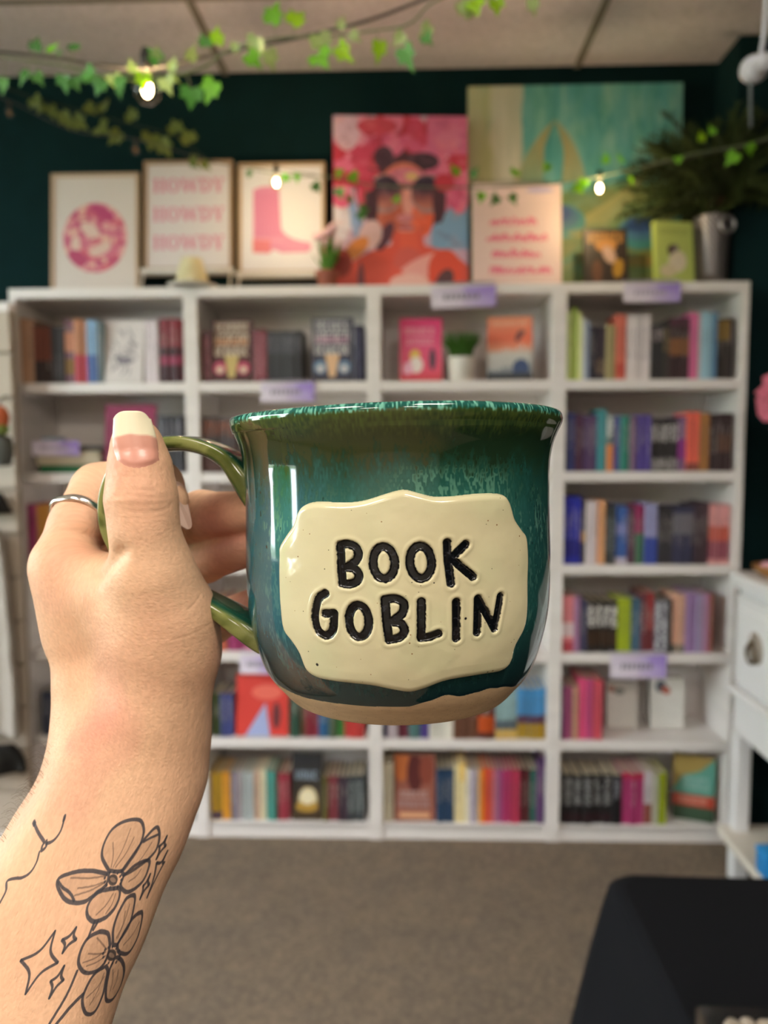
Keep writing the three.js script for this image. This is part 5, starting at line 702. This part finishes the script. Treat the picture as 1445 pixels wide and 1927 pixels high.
const palm = blend([thenar, indexBone, web, backBones, ulnar, armR, armL], 0.011);
const indexF = chain([C(118, 1052, 0.263, 52), C(150, 985, 0.27, 52), C(186, 924, 0.278, 50), C(248, 905, 0.277, 44), C(300, 910, 0.271, 41), C(320, 942, 0.262, 34)], 0.003);
const middleF = chain([C(135, 1110, 0.288, 46), C(250, 1010, 0.300, 46), C(380, 972, 0.288, 46), C(482, 962, 0.272, 38)], 0.003);
const ringF = chain([C(150, 1160, 0.300, 46), C(262, 1085, 0.307, 44), C(385, 1052, 0.293, 43), C(486, 1024, 0.278, 36)], 0.003);
const littleF = chain([C(172, 1215, 0.304, 44), C(290, 1200, 0.306, 40), C(400, 1172, 0.296, 38), C(482, 1136, 0.284, 32)], 0.003);
function skin0(x, y, z) {
  let d = smin(palm(x, y, z), thumb(x, y, z), 0.006);
  d = smin(d, indexF(x, y, z), 0.004);
  const f = smin(smin(middleF(x, y, z), ringF(x, y, z), 0.0012), littleF(x, y, z), 0.0012);
  d = smin(d, f, 0.0025);
  return d + 0.00035 * (noise(x * 90 + 50, y * 90, 2) - 0.5) * 1.5;
}
function trace(f, px, py) { const d = ray(px, py).normalize(), o = camera.position; let t = 0.17; for (let i = 0; i < 90; i++) { const e = f(o.x + d.x * t, o.y + d.y * t, o.z + d.z * t); if (e < 4e-5) return d.multiplyScalar(t).add(o); t += e * 0.85; if (t > 0.36) return null; } return null; }
// the fold where thumb and index finger meet
const fold = [[226, 1042], [214, 1054], [200, 1067], [189, 1084]].map(([x, y], i) => ({ p: trace(skin0, x, y) ?? at(x, y, 0.25), r: [0.0012, 0.001, 0.0009, 0.0003][i] })), foldD = chain(fold, 0.001), fold2 = [[128, 1002], [160, 1004], [196, 1018], [230, 1040]].map(([x, y]) => ({ p: trace(skin0, x, y) ?? at(x, y, 0.25), r: 0.0004 })), fold2D = chain(fold2, 0.001);
function skin(x, y, z) {
  const d = skin0(x, y, z); if (Math.abs(d) > 0.006) return d;
  return d + 0.0022 * Math.exp(-Math.max(0, foldD(x, y, z)) / 0.0012) + 0.0008 * Math.exp(-Math.max(0, fold2D(x, y, z)) / 0.0013);
}
// axis of the arm, for the skin's uv (angle round it, distance along it)
const axis = new THREE.CatmullRomCurve3([[250, 640, 0.262], [252, 800, 0.262], [235, 1100, 0.266], [238, 1400, 0.264], [150, 1640, 0.25], [20, 1900, 0.236], [-110, 2150, 0.218], [-190, 2300, 0.21]].map(([x, y, d]) => at(x, y, d))).getSpacedPoints(400);
const SK_H = 0.31;
function skinUV(p) {
  let best = 1e9, k = 0; for (let i = 0; i < axis.length; i += 8) { const e = axis[i].distanceToSquared(p); if (e < best) { best = e; k = i; } } const k0 = k; for (let i = Math.max(0, k0 - 8); i < Math.min(axis.length, k0 + 9); i++) { const e = axis[i].distanceToSquared(p); if (e < best) { best = e; k = i; } }
  const a = axis[Math.max(0, k - 6)], b = axis[Math.min(axis.length - 1, k + 6)], T = b.clone().sub(a).normalize(), q = p.clone().sub(axis[k]), along = q.dot(T), step = axis[0].distanceTo(axis[1]), X = V(1, 0, 0).addScaledVector(T, -T.x).normalize(), Z = new THREE.Vector3().crossVectors(X, T).normalize();
  let ang = Math.atan2(q.dot(X), q.dot(Z) * (Z.z > 0 ? 1 : -1));
  return [ang / (2 * Math.PI) + 0.5, 1 - (k * step + along) / SK_H];
}
const onSkin = (px, py) => trace(skin, px, py);
{ // naive surface nets over the field, 1.5 mm cells
  const s = 0.0015, lo = V(1, 9, 1), hi = V(-1, -9, -1); for (const [x, y, d, r] of [[258, 790, 0.243, 60], [60, 1050, 0.262, 60], [486, 1000, 0.272, 50], [300, 1085, 0.307, 60], [172, 1215, 0.304, 60], [-20, 2150, 0.218, 140], [-200, 2150, 0.216, 150], [412, 1228, 0.25, 10]]) { const c = C(x, y, d, r); lo.min(c.p.clone().addScalar(-c.r - 2 * s)); hi.max(c.p.clone().addScalar(c.r + 2 * s)); }
  const nx = Math.ceil((hi.x - lo.x) / s), ny = Math.ceil((hi.y - lo.y) / s), nz = Math.ceil((hi.z - lo.z) / s), at3 = (i, j, k) => (k * ny + j) * nx + i, val = new Float32Array(nx * ny * nz).fill(1), B = 5;
  for (let k = 0; k < nz; k += B) for (let j = 0; j < ny; j += B) for (let i = 0; i < nx; i += B) {
    const h = B * s * 0.5, c = skin(lo.x + i * s + h, lo.y + j * s + h, lo.z + k * s + h), far = Math.abs(c) > B * s * 0.87 + 0.004;
    for (let c3 = k; c3 < Math.min(nz, k + B); c3++) for (let b = j; b < Math.min(ny, j + B); b++) for (let a = i; a < Math.min(nx, i + B); a++) val[at3(a, b, c3)] = far ? c : skin(lo.x + a * s, lo.y + b * s, lo.z + c3 * s);
  }
  const id = new Int32Array(nx * ny * nz).fill(-1), pos = [], idx = [], E = [[0, 1], [0, 2], [0, 4], [1, 3], [1, 5], [2, 3], [2, 6], [3, 7], [4, 5], [4, 6], [5, 7], [6, 7]];
  for (let k = 0; k < nz - 1; k++) for (let j = 0; j < ny - 1; j++) for (let i = 0; i < nx - 1; i++) {
    const v = []; let neg = 0; for (let q = 0; q < 8; q++) { const w = val[at3(i + (q & 1), j + (q >> 1 & 1), k + (q >> 2))]; v.push(w); if (w < 0) neg++; } if (!neg || neg === 8) continue;
    let x = 0, y = 0, z = 0, n = 0; for (const [a, b] of E) if ((v[a] < 0) !== (v[b] < 0)) { const t = v[a] / (v[a] - v[b]); x += lerp(a & 1, b & 1, t); y += lerp(a >> 1 & 1, b >> 1 & 1, t); z += lerp(a >> 2, b >> 2, t); n++; }
    id[at3(i, j, k)] = pos.length / 3; pos.push(lo.x + (i + x / n) * s, lo.y + (j + y / n) * s, lo.z + (k + z / n) * s);
  }
  for (let k = 1; k < nz - 1; k++) for (let j = 1; j < ny - 1; j++) for (let i = 1; i < nx - 1; i++) {
    const a = val[at3(i, j, k)] < 0; const quad = (p, q, r, t, flip) => { if (p < 0 || q < 0 || r < 0 || t < 0) return; flip ? idx.push(p, r, q, q, r, t) : idx.push(p, q, r, q, t, r); };
    if (a !== val[at3(i + 1, j, k)] < 0) quad(id[at3(i, j - 1, k - 1)], id[at3(i, j, k - 1)], id[at3(i, j - 1, k)], id[at3(i, j, k)], !a);
    if (a !== val[at3(i, j + 1, k)] < 0) quad(id[at3(i - 1, j, k - 1)], id[at3(i - 1, j, k)], id[at3(i, j, k - 1)], id[at3(i, j, k)], !a);
    if (a !== val[at3(i, j, k + 1)] < 0) quad(id[at3(i - 1, j - 1, k)], id[at3(i, j - 1, k)], id[at3(i - 1, j, k)], id[at3(i, j, k)], !a);
  }
  const nor = [], uv = [], P = V(0, 0, 0), e = 0.0009;
  for (let i = 0; i < pos.length; i += 3) {
    let [x, y, z] = [pos[i], pos[i + 1], pos[i + 2]]; const g = V(skin(x + e, y, z) - skin(x - e, y, z), skin(x, y + e, z) - skin(x, y - e, z), skin(x, y, z + e) - skin(x, y, z - e)).normalize(), d = skin(x, y, z);
    x -= g.x * d; y -= g.y * d; z -= g.z * d; pos[i] = x; pos[i + 1] = y; pos[i + 2] = z; nor.push(g.x, g.y, g.z); uv.push(...skinUV(P.set(x, y, z)));
  }
  const dup = new Map(); for (let t = 0; t < idx.length; t += 3) { const us = [0, 1, 2].map((q) => uv[idx[t + q] * 2]); if (Math.max(...us) - Math.min(...us) < 0.5) continue; for (let q = 0; q < 3; q++) if (us[q] < 0.5) { const o = idx[t + q]; if (!dup.has(o)) { dup.set(o, pos.length / 3); pos.push(pos[o * 3], pos[o * 3 + 1], pos[o * 3 + 2]); nor.push(nor[o * 3], nor[o * 3 + 1], nor[o * 3 + 2]); uv.push(uv[o * 2] + 1, uv[o * 2 + 1]); } idx[t + q] = dup.get(o); } }
  const g = new THREE.BufferGeometry(); g.setAttribute('position', new THREE.Float32BufferAttribute(pos, 3)); g.setAttribute('normal', new THREE.Float32BufferAttribute(nor, 3)); g.setAttribute('uv', new THREE.Float32BufferAttribute(uv, 2)); g.setIndex(idx);
  // --- skin: tone, tattoos (ink follows the skin), fine creases
  const S = 2048, LW = 256, lowN = new Float32Array(LW * LW), lowB = new Float32Array(LW * LW); for (let y = 0; y < LW; y++) for (let x = 0; x < LW; x++) { lowN[y * LW + x] = fbm(x / 16, y / 16, 41, 4, 16); lowB[y * LW + x] = fbm(x / 32, y / 32, 43, 3, 8); }
  const low = (q, x, y) => { const i = x >> 3, j = y >> 3, u = (x & 7) / 8, v = (y & 7) / 8, i1 = (i + 1) & 255, j1 = Math.min(255, j + 1); return lerp(lerp(q[j * LW + i], q[j * LW + i1], u), lerp(q[j1 * LW + i], q[j1 * LW + i1], u), v); };
  const cv = document.createElement('canvas'); cv.width = cv.height = S; const c2 = cv.getContext('2d'), im = c2.createImageData(S, S), px = im.data;
  for (let y = 0; y < S; y++) for (let x = 0; x < S; x++) { const n = low(lowN, x, y), f = noise(x / 8, y / 8, 47, 256), b = low(lowB, x, y); const w = 0.45 * ss(0.5, 0.8, b), k = 0.97 + 0.06 * f, i = (y * S + x) * 4; px[i] = lerp(221 + 6 * n, 212, w) * k; px[i + 1] = lerp(175 + 8 * n, 152, w) * k; px[i + 2] = lerp(142 + 6 * n, 128, w) * k; px[i + 3] = 255; }
  c2.putImageData(im, 0, 0);
  const toUV = (px, py) => { const p = onSkin(px, py); if (!p) return null; const [u, v] = skinUV(p); return [u * S, (1 - v) * S]; };
  const line = (ctx, pts, width, style, smooth = true) => { if (ctx === c2) width *= 0.78;
    const path = smooth && pts.length > 2 ? new THREE.CatmullRomCurve3(pts.map(([x, y]) => V(x, y, 0)), false, 'centripetal').getPoints(pts.length * 5).map((p) => [p.x, p.y]) : pts;
    ctx.strokeStyle = style; ctx.lineWidth = width; ctx.lineCap = ctx.lineJoin = 'round'; ctx.beginPath(); let on = false; for (const [x, y] of path) { const q = toUV(x, y); if (!q) { on = false; continue; } on ? ctx.lineTo(...q) : ctx.moveTo(...q); on = true; } ctx.stroke();
  };
  const fill = (pts, style) => { const q = new THREE.CatmullRomCurve3(pts.map(([x, y]) => V(x, y, 0)), true, 'centripetal').getPoints(pts.length * 4).map((p) => toUV(p.x, p.y)).filter(Boolean); if (q.length < 3) return; c2.fillStyle = style; c2.beginPath(); q.forEach((p, i) => (i ? c2.lineTo(...p) : c2.moveTo(...p))); c2.closePath(); c2.fill(); };
  const soft = (px, py, r, col, al) => { const q = toUV(px, py); if (!q) return; const gr = c2.createRadialGradient(q[0], q[1], 0, q[0], q[1], r); gr.addColorStop(0, `rgba(${col},${al})`); gr.addColorStop(1, `rgba(${col},0)`); c2.fillStyle = gr; c2.fillRect(q[0] - r, q[1] - r, 2 * r, 2 * r); };
  // redder skin: irritated patch at the wrist, knuckles, thumb joint; rear fingers pinker, with light through the flesh painted in
  for (const [x, y, r, a] of [[150, 1390, 55, 0.22], [185, 1366, 60, 0.22], [215, 1345, 60, 0.16], [130, 1402, 36, 0.16], [170, 1430, 40, 0.08], [280, 1190, 90, 0.07], [190, 1010, 80, 0.16], [110, 1060, 90, 0.12], [262, 930, 90, 0.12], [215, 860, 60, 0.2], [400, 970, 90, 0.35], [410, 1050, 90, 0.35], [450, 1150, 80, 0.35]]) soft(x, y, r * 1.4, '206,96,92', a);
  const Z = (q) => q.map(([x, y]) => [x * 480 / 1445, 1300 + y * 480 / 1445]);
  const INK = 'rgba(54,52,60,0.82)', petals = [
    [[618, 1020], [578, 940], [588, 870], [640, 780], [720, 735], [795, 735], [815, 790], [790, 880], [740, 960], [690, 1020]], [[690, 1020], [760, 920], [810, 850], [890, 772], [904, 815], [885, 900], [820, 970], [700, 1040]], [[700, 1050], [770, 985], [845, 962], [840, 1010], [800, 1090], [720, 1140], [684, 1110]],
    [[618, 1040], [520, 1020], [420, 1028], [325, 1072], [345, 1150], [385, 1192], [470, 1198], [540, 1150], [600, 1100]], [[640, 1120], [560, 1140], [500, 1210], [494, 1270], [530, 1308], [590, 1290], [650, 1230], [678, 1160], [675, 1120]],
    [[640, 1440], [642, 1350], [680, 1240], [730, 1165], [762, 1160], [758, 1230], [730, 1330], [680, 1410], [660, 1440]], [[665, 1440], [720, 1340], [770, 1270], [804, 1255], [800, 1320], [770, 1420], [720, 1490], [672, 1478]], [[625, 1440], [610, 1375], [570, 1365], [500, 1400], [455, 1480], [446, 1550], [480, 1596], [540, 1590], [590, 1545], [610, 1500]],
    [[600, 1560], [540, 1600], [490, 1680], [466, 1760], [490, 1830], [530, 1825], [580, 1730], [600, 1640], [610, 1580]], [[620, 1580], [600, 1700], [605, 1755], [630, 1755], [680, 1680], [704, 1580], [690, 1530], [660, 1510]]].map(Z);
  for (const p of petals) { fill(p, 'rgba(120,96,74,0.2)'); line(c2, [...p, p[0]], 9.5, INK); }
  for (const [p, q] of [[[640, 1000], [740, 780]], [[655, 1000], [760, 830]], [[630, 1000], [640, 860]], [[600, 1050], [400, 1060]], [[600, 1080], [440, 1120]], [[590, 1090], [420, 1160]], [[640, 1150], [545, 1270]], [[655, 1150], [600, 1260]], [[720, 1040], [860, 860]], [[730, 1080], [800, 1010]], [[660, 1400], [735, 1210]], [[668, 1400], [710, 1250]], [[700, 1440], [790, 1310]], [[600, 1480], [500, 1490]], [[600, 1500], [490, 1560]], [[605, 1465], [550, 1400]], [[590, 1480], [470, 1540]], [[590, 1600], [510, 1780]], [[590, 1620], [490, 1740]], [[640, 1580], [625, 1700]], [[670, 1580], [640, 1690]]]) line(c2, Z([p, [(p[0] + q[0]) / 2 + 6, (p[1] + q[1]) / 2 + 6], q]), 4, 'rgba(84,66,58,0.5)');
  line(c2, Z([[330, 1080], [350, 1110], [400, 1150], [420, 1190]]), 7, INK); line(c2, Z([[815, 855], [850, 835], [895, 815]]), 7, INK);
  for (const [x, y, r] of [[640, 1072, 22], [632, 1498, 22]]) { const ring = []; for (let i = 0; i <= 12; i++) ring.push([x + r * Math.cos(i / 12 * 6.283), y + r * 1.1 * Math.sin(i / 12 * 6.283)]); line(c2, Z(ring), 7, 'rgba(60,54,56,0.85)'); fill(Z(ring), 'rgba(70,60,58,0.55)'); for (let i = 0; i < 13; i++) { const a = i / 13 * 6.28; line(c2, Z([[x + 46 * Math.cos(a), y + 46 * Math.sin(a)], [x + 49 * Math.cos(a), y + 49 * Math.sin(a)]]), 7, INK); } }
  line(c2, Z([[535, 1312], [515, 1360], [500, 1400]]), 9, INK); line(c2, Z([[555, 1310], [530, 1350]]), 8, INK); line(c2, Z([[436, 1590], [380, 1720], [280, 1888], [262, 1920]]), 9, INK); line(c2, Z([[470, 1720], [400, 1790], [320, 1888], [290, 1925]]), 11, INK);
  const star = (t, r, b, l) => { const m = [(t[0] + b[0]) / 2, (t[1] + b[1]) / 2], k = (p, q) => [lerp((p[0] + q[0]) / 2, m[0], 0.34), lerp((p[1] + q[1]) / 2, m[1], 0.34)]; line(c2, Z([t, k(t, r), r]), 8.5, INK); line(c2, Z([r, k(r, b), b]), 8.5, INK); line(c2, Z([b, k(b, l), l]), 8.5, INK); line(c2, Z([l, k(l, t), t]), 8.5, INK); };
  star([310, 1365], [326, 1540], [146, 1715], [118, 1528]); star([430, 1345], [430, 1410], [356, 1482], [352, 1412]); star([362, 1562], [358, 1640], [280, 1740], [288, 1645]); star([945, 826], [938, 880], [888, 950], [904, 880]); star([948, 910], [930, 975], [835, 1166], [888, 975]); star([850, 1042], [845, 1100], [795, 1175], [812, 1105]);
  line(c2, Z([[192, 748], [215, 800], [248, 852]]), 9, INK); line(c2, Z([[366, 720], [340, 800], [300, 850], [262, 866]]), 9, INK); line(c2, Z([[262, 850], [240, 876], [236, 905], [262, 880], [262, 850]]), 9, INK); line(c2, Z([[222, 915], [205, 975], [165, 1035], [120, 1060], [88, 1062], [40, 1078], [34, 1130], [0, 1200]]), 8, INK); line(c2, Z([[366, 712], [362, 730]]), 14, INK); line(c2, Z([[190, 742], [196, 756]]), 13, INK);
  // arm freckles and hairs lying flat
  const r = random(55); for (let i = 0; i < 110; i++) { const x = r() * 330, y = 1420 + r() * 500; line(c2, [[x, y], [x - 3 - 4 * r(), y + 8 + 8 * r()]], 1.2, 'rgba(110,80,60,0.25)', false); }
  const tex = new THREE.CanvasTexture(cv); tex.colorSpace = THREE.SRGBColorSpace; tex.wrapS = THREE.RepeatWrapping;
  // bump: pores and the creases of the thumb joint, thumb base and wrist
  const bc = document.createElement('canvas'); bc.width = bc.height = S; const b2 = bc.getContext('2d'), bi = b2.createImageData(S, S), bd = bi.data;
  for (let y = 0; y < S; y++) for (let x = 0; x < S; x++) { const k = 150 + 46 * (fbm((x + y * 0.6) / 9, (y - x * 0.35) / 5, 3, 2) - 0.5) + 36 * (noise(x / 26, y / 26, 5) - 0.5), i = (y * S + x) * 4; bd[i] = bd[i + 1] = bd[i + 2] = k; bd[i + 3] = 255; }
  b2.putImageData(bi, 0, 0);
  const T = (q) => q.map(([x, y]) => [30 + x * 470 / 1445, 740 + y * 500 / 1537]);
  for (const [q, w, a] of [[[[545, 640], [620, 672], [720, 688], [820, 682], [890, 655]], 9, 0.8], [[[575, 600], [660, 590], [760, 600], [870, 610]], 7, 0.6], [[[600, 640], [700, 652], [800, 645], [870, 634]], 6, 0.5], [[[590, 560], [700, 560], [820, 570]], 5, 0.4], [[[600, 500], [700, 480], [800, 500]], 5, 0.3], [[[620, 720], [740, 726], [860, 712]], 5, 0.35], [[[330, 832], [400, 822], [480, 850], [560, 910], [610, 950]], 8, 0.6], [[[300, 770], [360, 790]], 6, 0.4], [[[610, 960], [560, 1000], [520, 1050]], 10, 0.7], [[[1000, 1250], [1040, 1210], [1065, 1170]], 7, 0.6], [[[900, 1430], [1050, 1380], [1130, 1330]], 5, 0.35], [[[960, 1010], [990, 1060], [1010, 1110]], 5, 0.3], [[[240, 1500], [420, 1440], [620, 1420]], 5, 0.15]]) for (const [m, k] of [[2.6, 0.16], [1.8, 0.2], [1.2, 0.24], [0.7, 0.28]]) line(b2, T(q), w * m, `rgba(50,50,50,${a * k})`);
  const btex = new THREE.CanvasTexture(bc); btex.wrapS = THREE.RepeatWrapping;
  part(person, 'hand_and_forearm', g, phys('#ffffff', 0.55, { map: tex, bumpMap: btex, bumpScale: 0.0007, specularIntensity: 0.55 }));
}
{ // thumb nail: a curved plate with a long pale free edge
  const nu = 24, nv = 36, FW = V(0, 0, -1).applyQuaternion(camera.quaternion), depthAt = (x, y) => { const p = onSkin(x, y); return p ? p.sub(camera.position).dot(FW) : null; }, spine = [884, 868, 852, 836].map((y, i) => depthAt(260 - i * 2, y)), slope = (spine[3] - spine[1]) / 32;
  const mk = (lift) => { const pos = [], col = [];
    for (let j = 0; j <= nv; j++) for (let i = 0; i <= nu; i++) {
      const v = j / nv, u = i / nu * 2 - 1, U = u * u, bow = v < 0.3 ? 16 * U * (1 - v / 0.3) : 0, y = lerp(882, 773, v) - bow + (v > 0.86 ? 110 * U * U * (v - 0.86) : 0), cx = lerp(260, 247, v), half = lerp(40, 42.5, ss(0, 0.35, v)) - 8 * ss(0.4, 1, v);
      const q = clamp(Math.abs(u) * 0.94), side = u < 0 ? -1 : 1, col0 = depthAt(259 + side * q * 41, 846) ?? spine[2], flesh = v < 0.42 ? depthAt(cx + u * half, y) ?? col0 : null, far = col0 + slope * 0.2 * (846 - y);
      const rim = Math.max(ss(0.13, 0, v), ss(0.78, 1, Math.abs(u))), d = flesh === null ? far : lerp(flesh, far, ss(0.22, 0.42, v)), p = at(cx + u * half, y, d - 0.00046 + 0.00052 * rim * ss(0.7, 0.4, v) + lift * 0.0006); pos.push(p.x, p.y, p.z);
      const tip = ss(0.57, 0.62, v + 0.06 * U + 0.008 * Math.sin(u * 7)), c = mix3(mix3([212, 148, 130], [220, 160, 140], v), [242, 232, 200], tip); col.push(...c.map((w) => Math.pow(w / 255, 2.2)));
    } return [pos, col]; };
  const [pf, cf] = mk(0), [pb, cb] = mk(1), idx = [], n = (nu + 1) * (nv + 1), q = (a, b, c, d) => idx.push(a, b, c, a, c, d);
  for (let j = 0; j < nv; j++) for (let i = 0; i < nu; i++) { const a = j * (nu + 1) + i; q(a, a + 1, a + nu + 2, a + nu + 1); q(n + a, n + a + nu + 1, n + a + nu + 2, n + a + 1); }
  for (let i = 0; i < nu; i++) { const a = nv * (nu + 1) + i; q(a, a + 1, n + a + 1, n + a); } for (let j = 0; j < nv; j++) { const a = j * (nu + 1), b = a + nu; q(a, a + nu + 1, n + a + nu + 1, n + a); q(b, n + b, n + b + nu + 1, b + nu + 1); }
  const g = new THREE.BufferGeometry(); g.setAttribute('position', new THREE.Float32BufferAttribute([...pf, ...pb], 3)); g.setAttribute('color', new THREE.Float32BufferAttribute([...cf, ...cb], 3)); g.setIndex(idx); g.computeVertexNormals();
  part(person, 'fingernail', g, phys('#ffffff', 0.34, { vertexColors: true, clearcoat: 0.1, side: THREE.DoubleSide }));
  // nail of the index finger, seen almost edge on at the right of the thumb
  const nail = new THREE.Shape(); nail.moveTo(-0.0052, 0); nail.quadraticCurveTo(0, -0.003, 0.0052, 0); nail.lineTo(0.0048, 0.0105); nail.quadraticCurveTo(0.0042, 0.0145, 0, 0.0155); nail.quadraticCurveTo(-0.0042, 0.0145, -0.0048, 0.0105); nail.closePath();
  const ng = new THREE.ExtrudeGeometry(nail, { depth: 0.0006, bevelEnabled: true, bevelSize: 0.0002, bevelThickness: 0.0002, bevelSegments: 2, curveSegments: 12 }), np = ng.attributes.position; for (let i = 0; i < np.count; i++) np.setZ(i, np.getZ(i) - 45 * np.getX(i) ** 2); ng.computeVertexNormals();
  const m = part(person, 'fingernail', ng, phys('#e2bfae', 0.25, { clearcoat: 0.3 })), a = at(333, 916, 0.2595), b = at(345, 974, 0.2565), Y = b.clone().sub(a).normalize(), Nn = V(0.93, 0.1, 0.35).addScaledVector(Y, -V(0.93, 0.1, 0.35).dot(Y)).normalize(), Xn = new THREE.Vector3().crossVectors(Y, Nn).normalize();
  m.quaternion.setFromRotationMatrix(new THREE.Matrix4().makeBasis(Xn, Y, Nn)); m.position.copy(a);
}
{ // fine hairs along the outer edge of the wrist
  const r = random(77), gs = []; for (let i = 0; i < 75; i++) { const v = r(), y = lerp(1405, 1590, v); let x0 = null; for (let x = Math.max(-10, lerp(40, -60, v)); x < 140; x += 2) { if (onSkin(x, y)) { x0 = x; break; } } if (x0 === null) continue; const p = onSkin(x0 + 2 + r() * 10, y); if (!p) continue; const l = 0.0012 + 0.0026 * r(), q = p.clone().add(V(-l * (0.5 + 0.4 * r()), l * (0.5 + 0.4 * r()), 0.0006 * (r() - 0.5))), s = q.clone().add(V(-l * (0.5 + 0.5 * r()), l * (0.2 * r() - 0.5), 0.0006 * (r() - 0.5))); gs.push(new THREE.TubeGeometry(new THREE.CatmullRomCurve3([p, q, s]), 7, 0.000034, 3)); }
  if (gs.length) tag(part(person, 'arm_hair', flat(gs), std('#6c5038', 0.6)), null, null, null, 'stuff');
}
{ // ring on the index finger
  const a = at(146, 984, 0.2715), dir = at(186, 924, 0.278).sub(at(130, 1028, 0.266)).normalize().add(V(0, 0, -0.55)).normalize();
  const t = thing('ring', 'shiny silver band ring on the index finger, left of the thumb', 'ring', a), n = 72, m = 12, pos = [], idx = [], Q = new THREE.Quaternion().setFromUnitVectors(V(0, 1, 0), dir), raw = [];
  for (let i = 0; i < n; i++) { const A = i / n * 2 * Math.PI, w = V(Math.cos(A), 0, Math.sin(A)).applyQuaternion(Q); let d = 0.004; for (let k = 0; k < 60; k++) { const e = -skin(a.x + w.x * d, a.y + w.y * d, a.z + w.z * d); if (e < 2e-5) break; d += e * 0.9; } raw.push(Math.min(d, 0.0128)); }
  const rad = raw.map((_, i) => { let q = 0; for (let k = -7; k <= 7; k++) q += raw[(i + k + n) % n]; return Math.max(q / 15, raw[i]) + 0.0006; });
  for (let i = 0; i < n; i++) for (let j = 0; j < m; j++) { const A = i / n * 2 * Math.PI, b = j / m * 2 * Math.PI, tw = 0.0005 * Math.sin(3 * A), rr = rad[i] + 0.0008 * Math.cos(b) + 0.00025 * Math.sin(6 * A); pos.push(rr * Math.cos(A), 0.0015 * Math.sin(b) + tw, rr * Math.sin(A)); }
  for (let i = 0; i < n; i++) for (let j = 0; j < m; j++) { const A = i * m + j, b = i * m + (j + 1) % m, c = ((i + 1) % n) * m + j, d = ((i + 1) % n) * m + (j + 1) % m; idx.push(A, b, c, b, d, c); }
  const g = new THREE.BufferGeometry(); g.setAttribute('position', new THREE.Float32BufferAttribute(pos, 3)); g.setIndex(idx); g.computeVertexNormals();
  part(t, 'band', g, std('#f0eeea', 0.2, { metalness: 1 })); t.quaternion.copy(Q);
}

renderer.render(scene, camera);
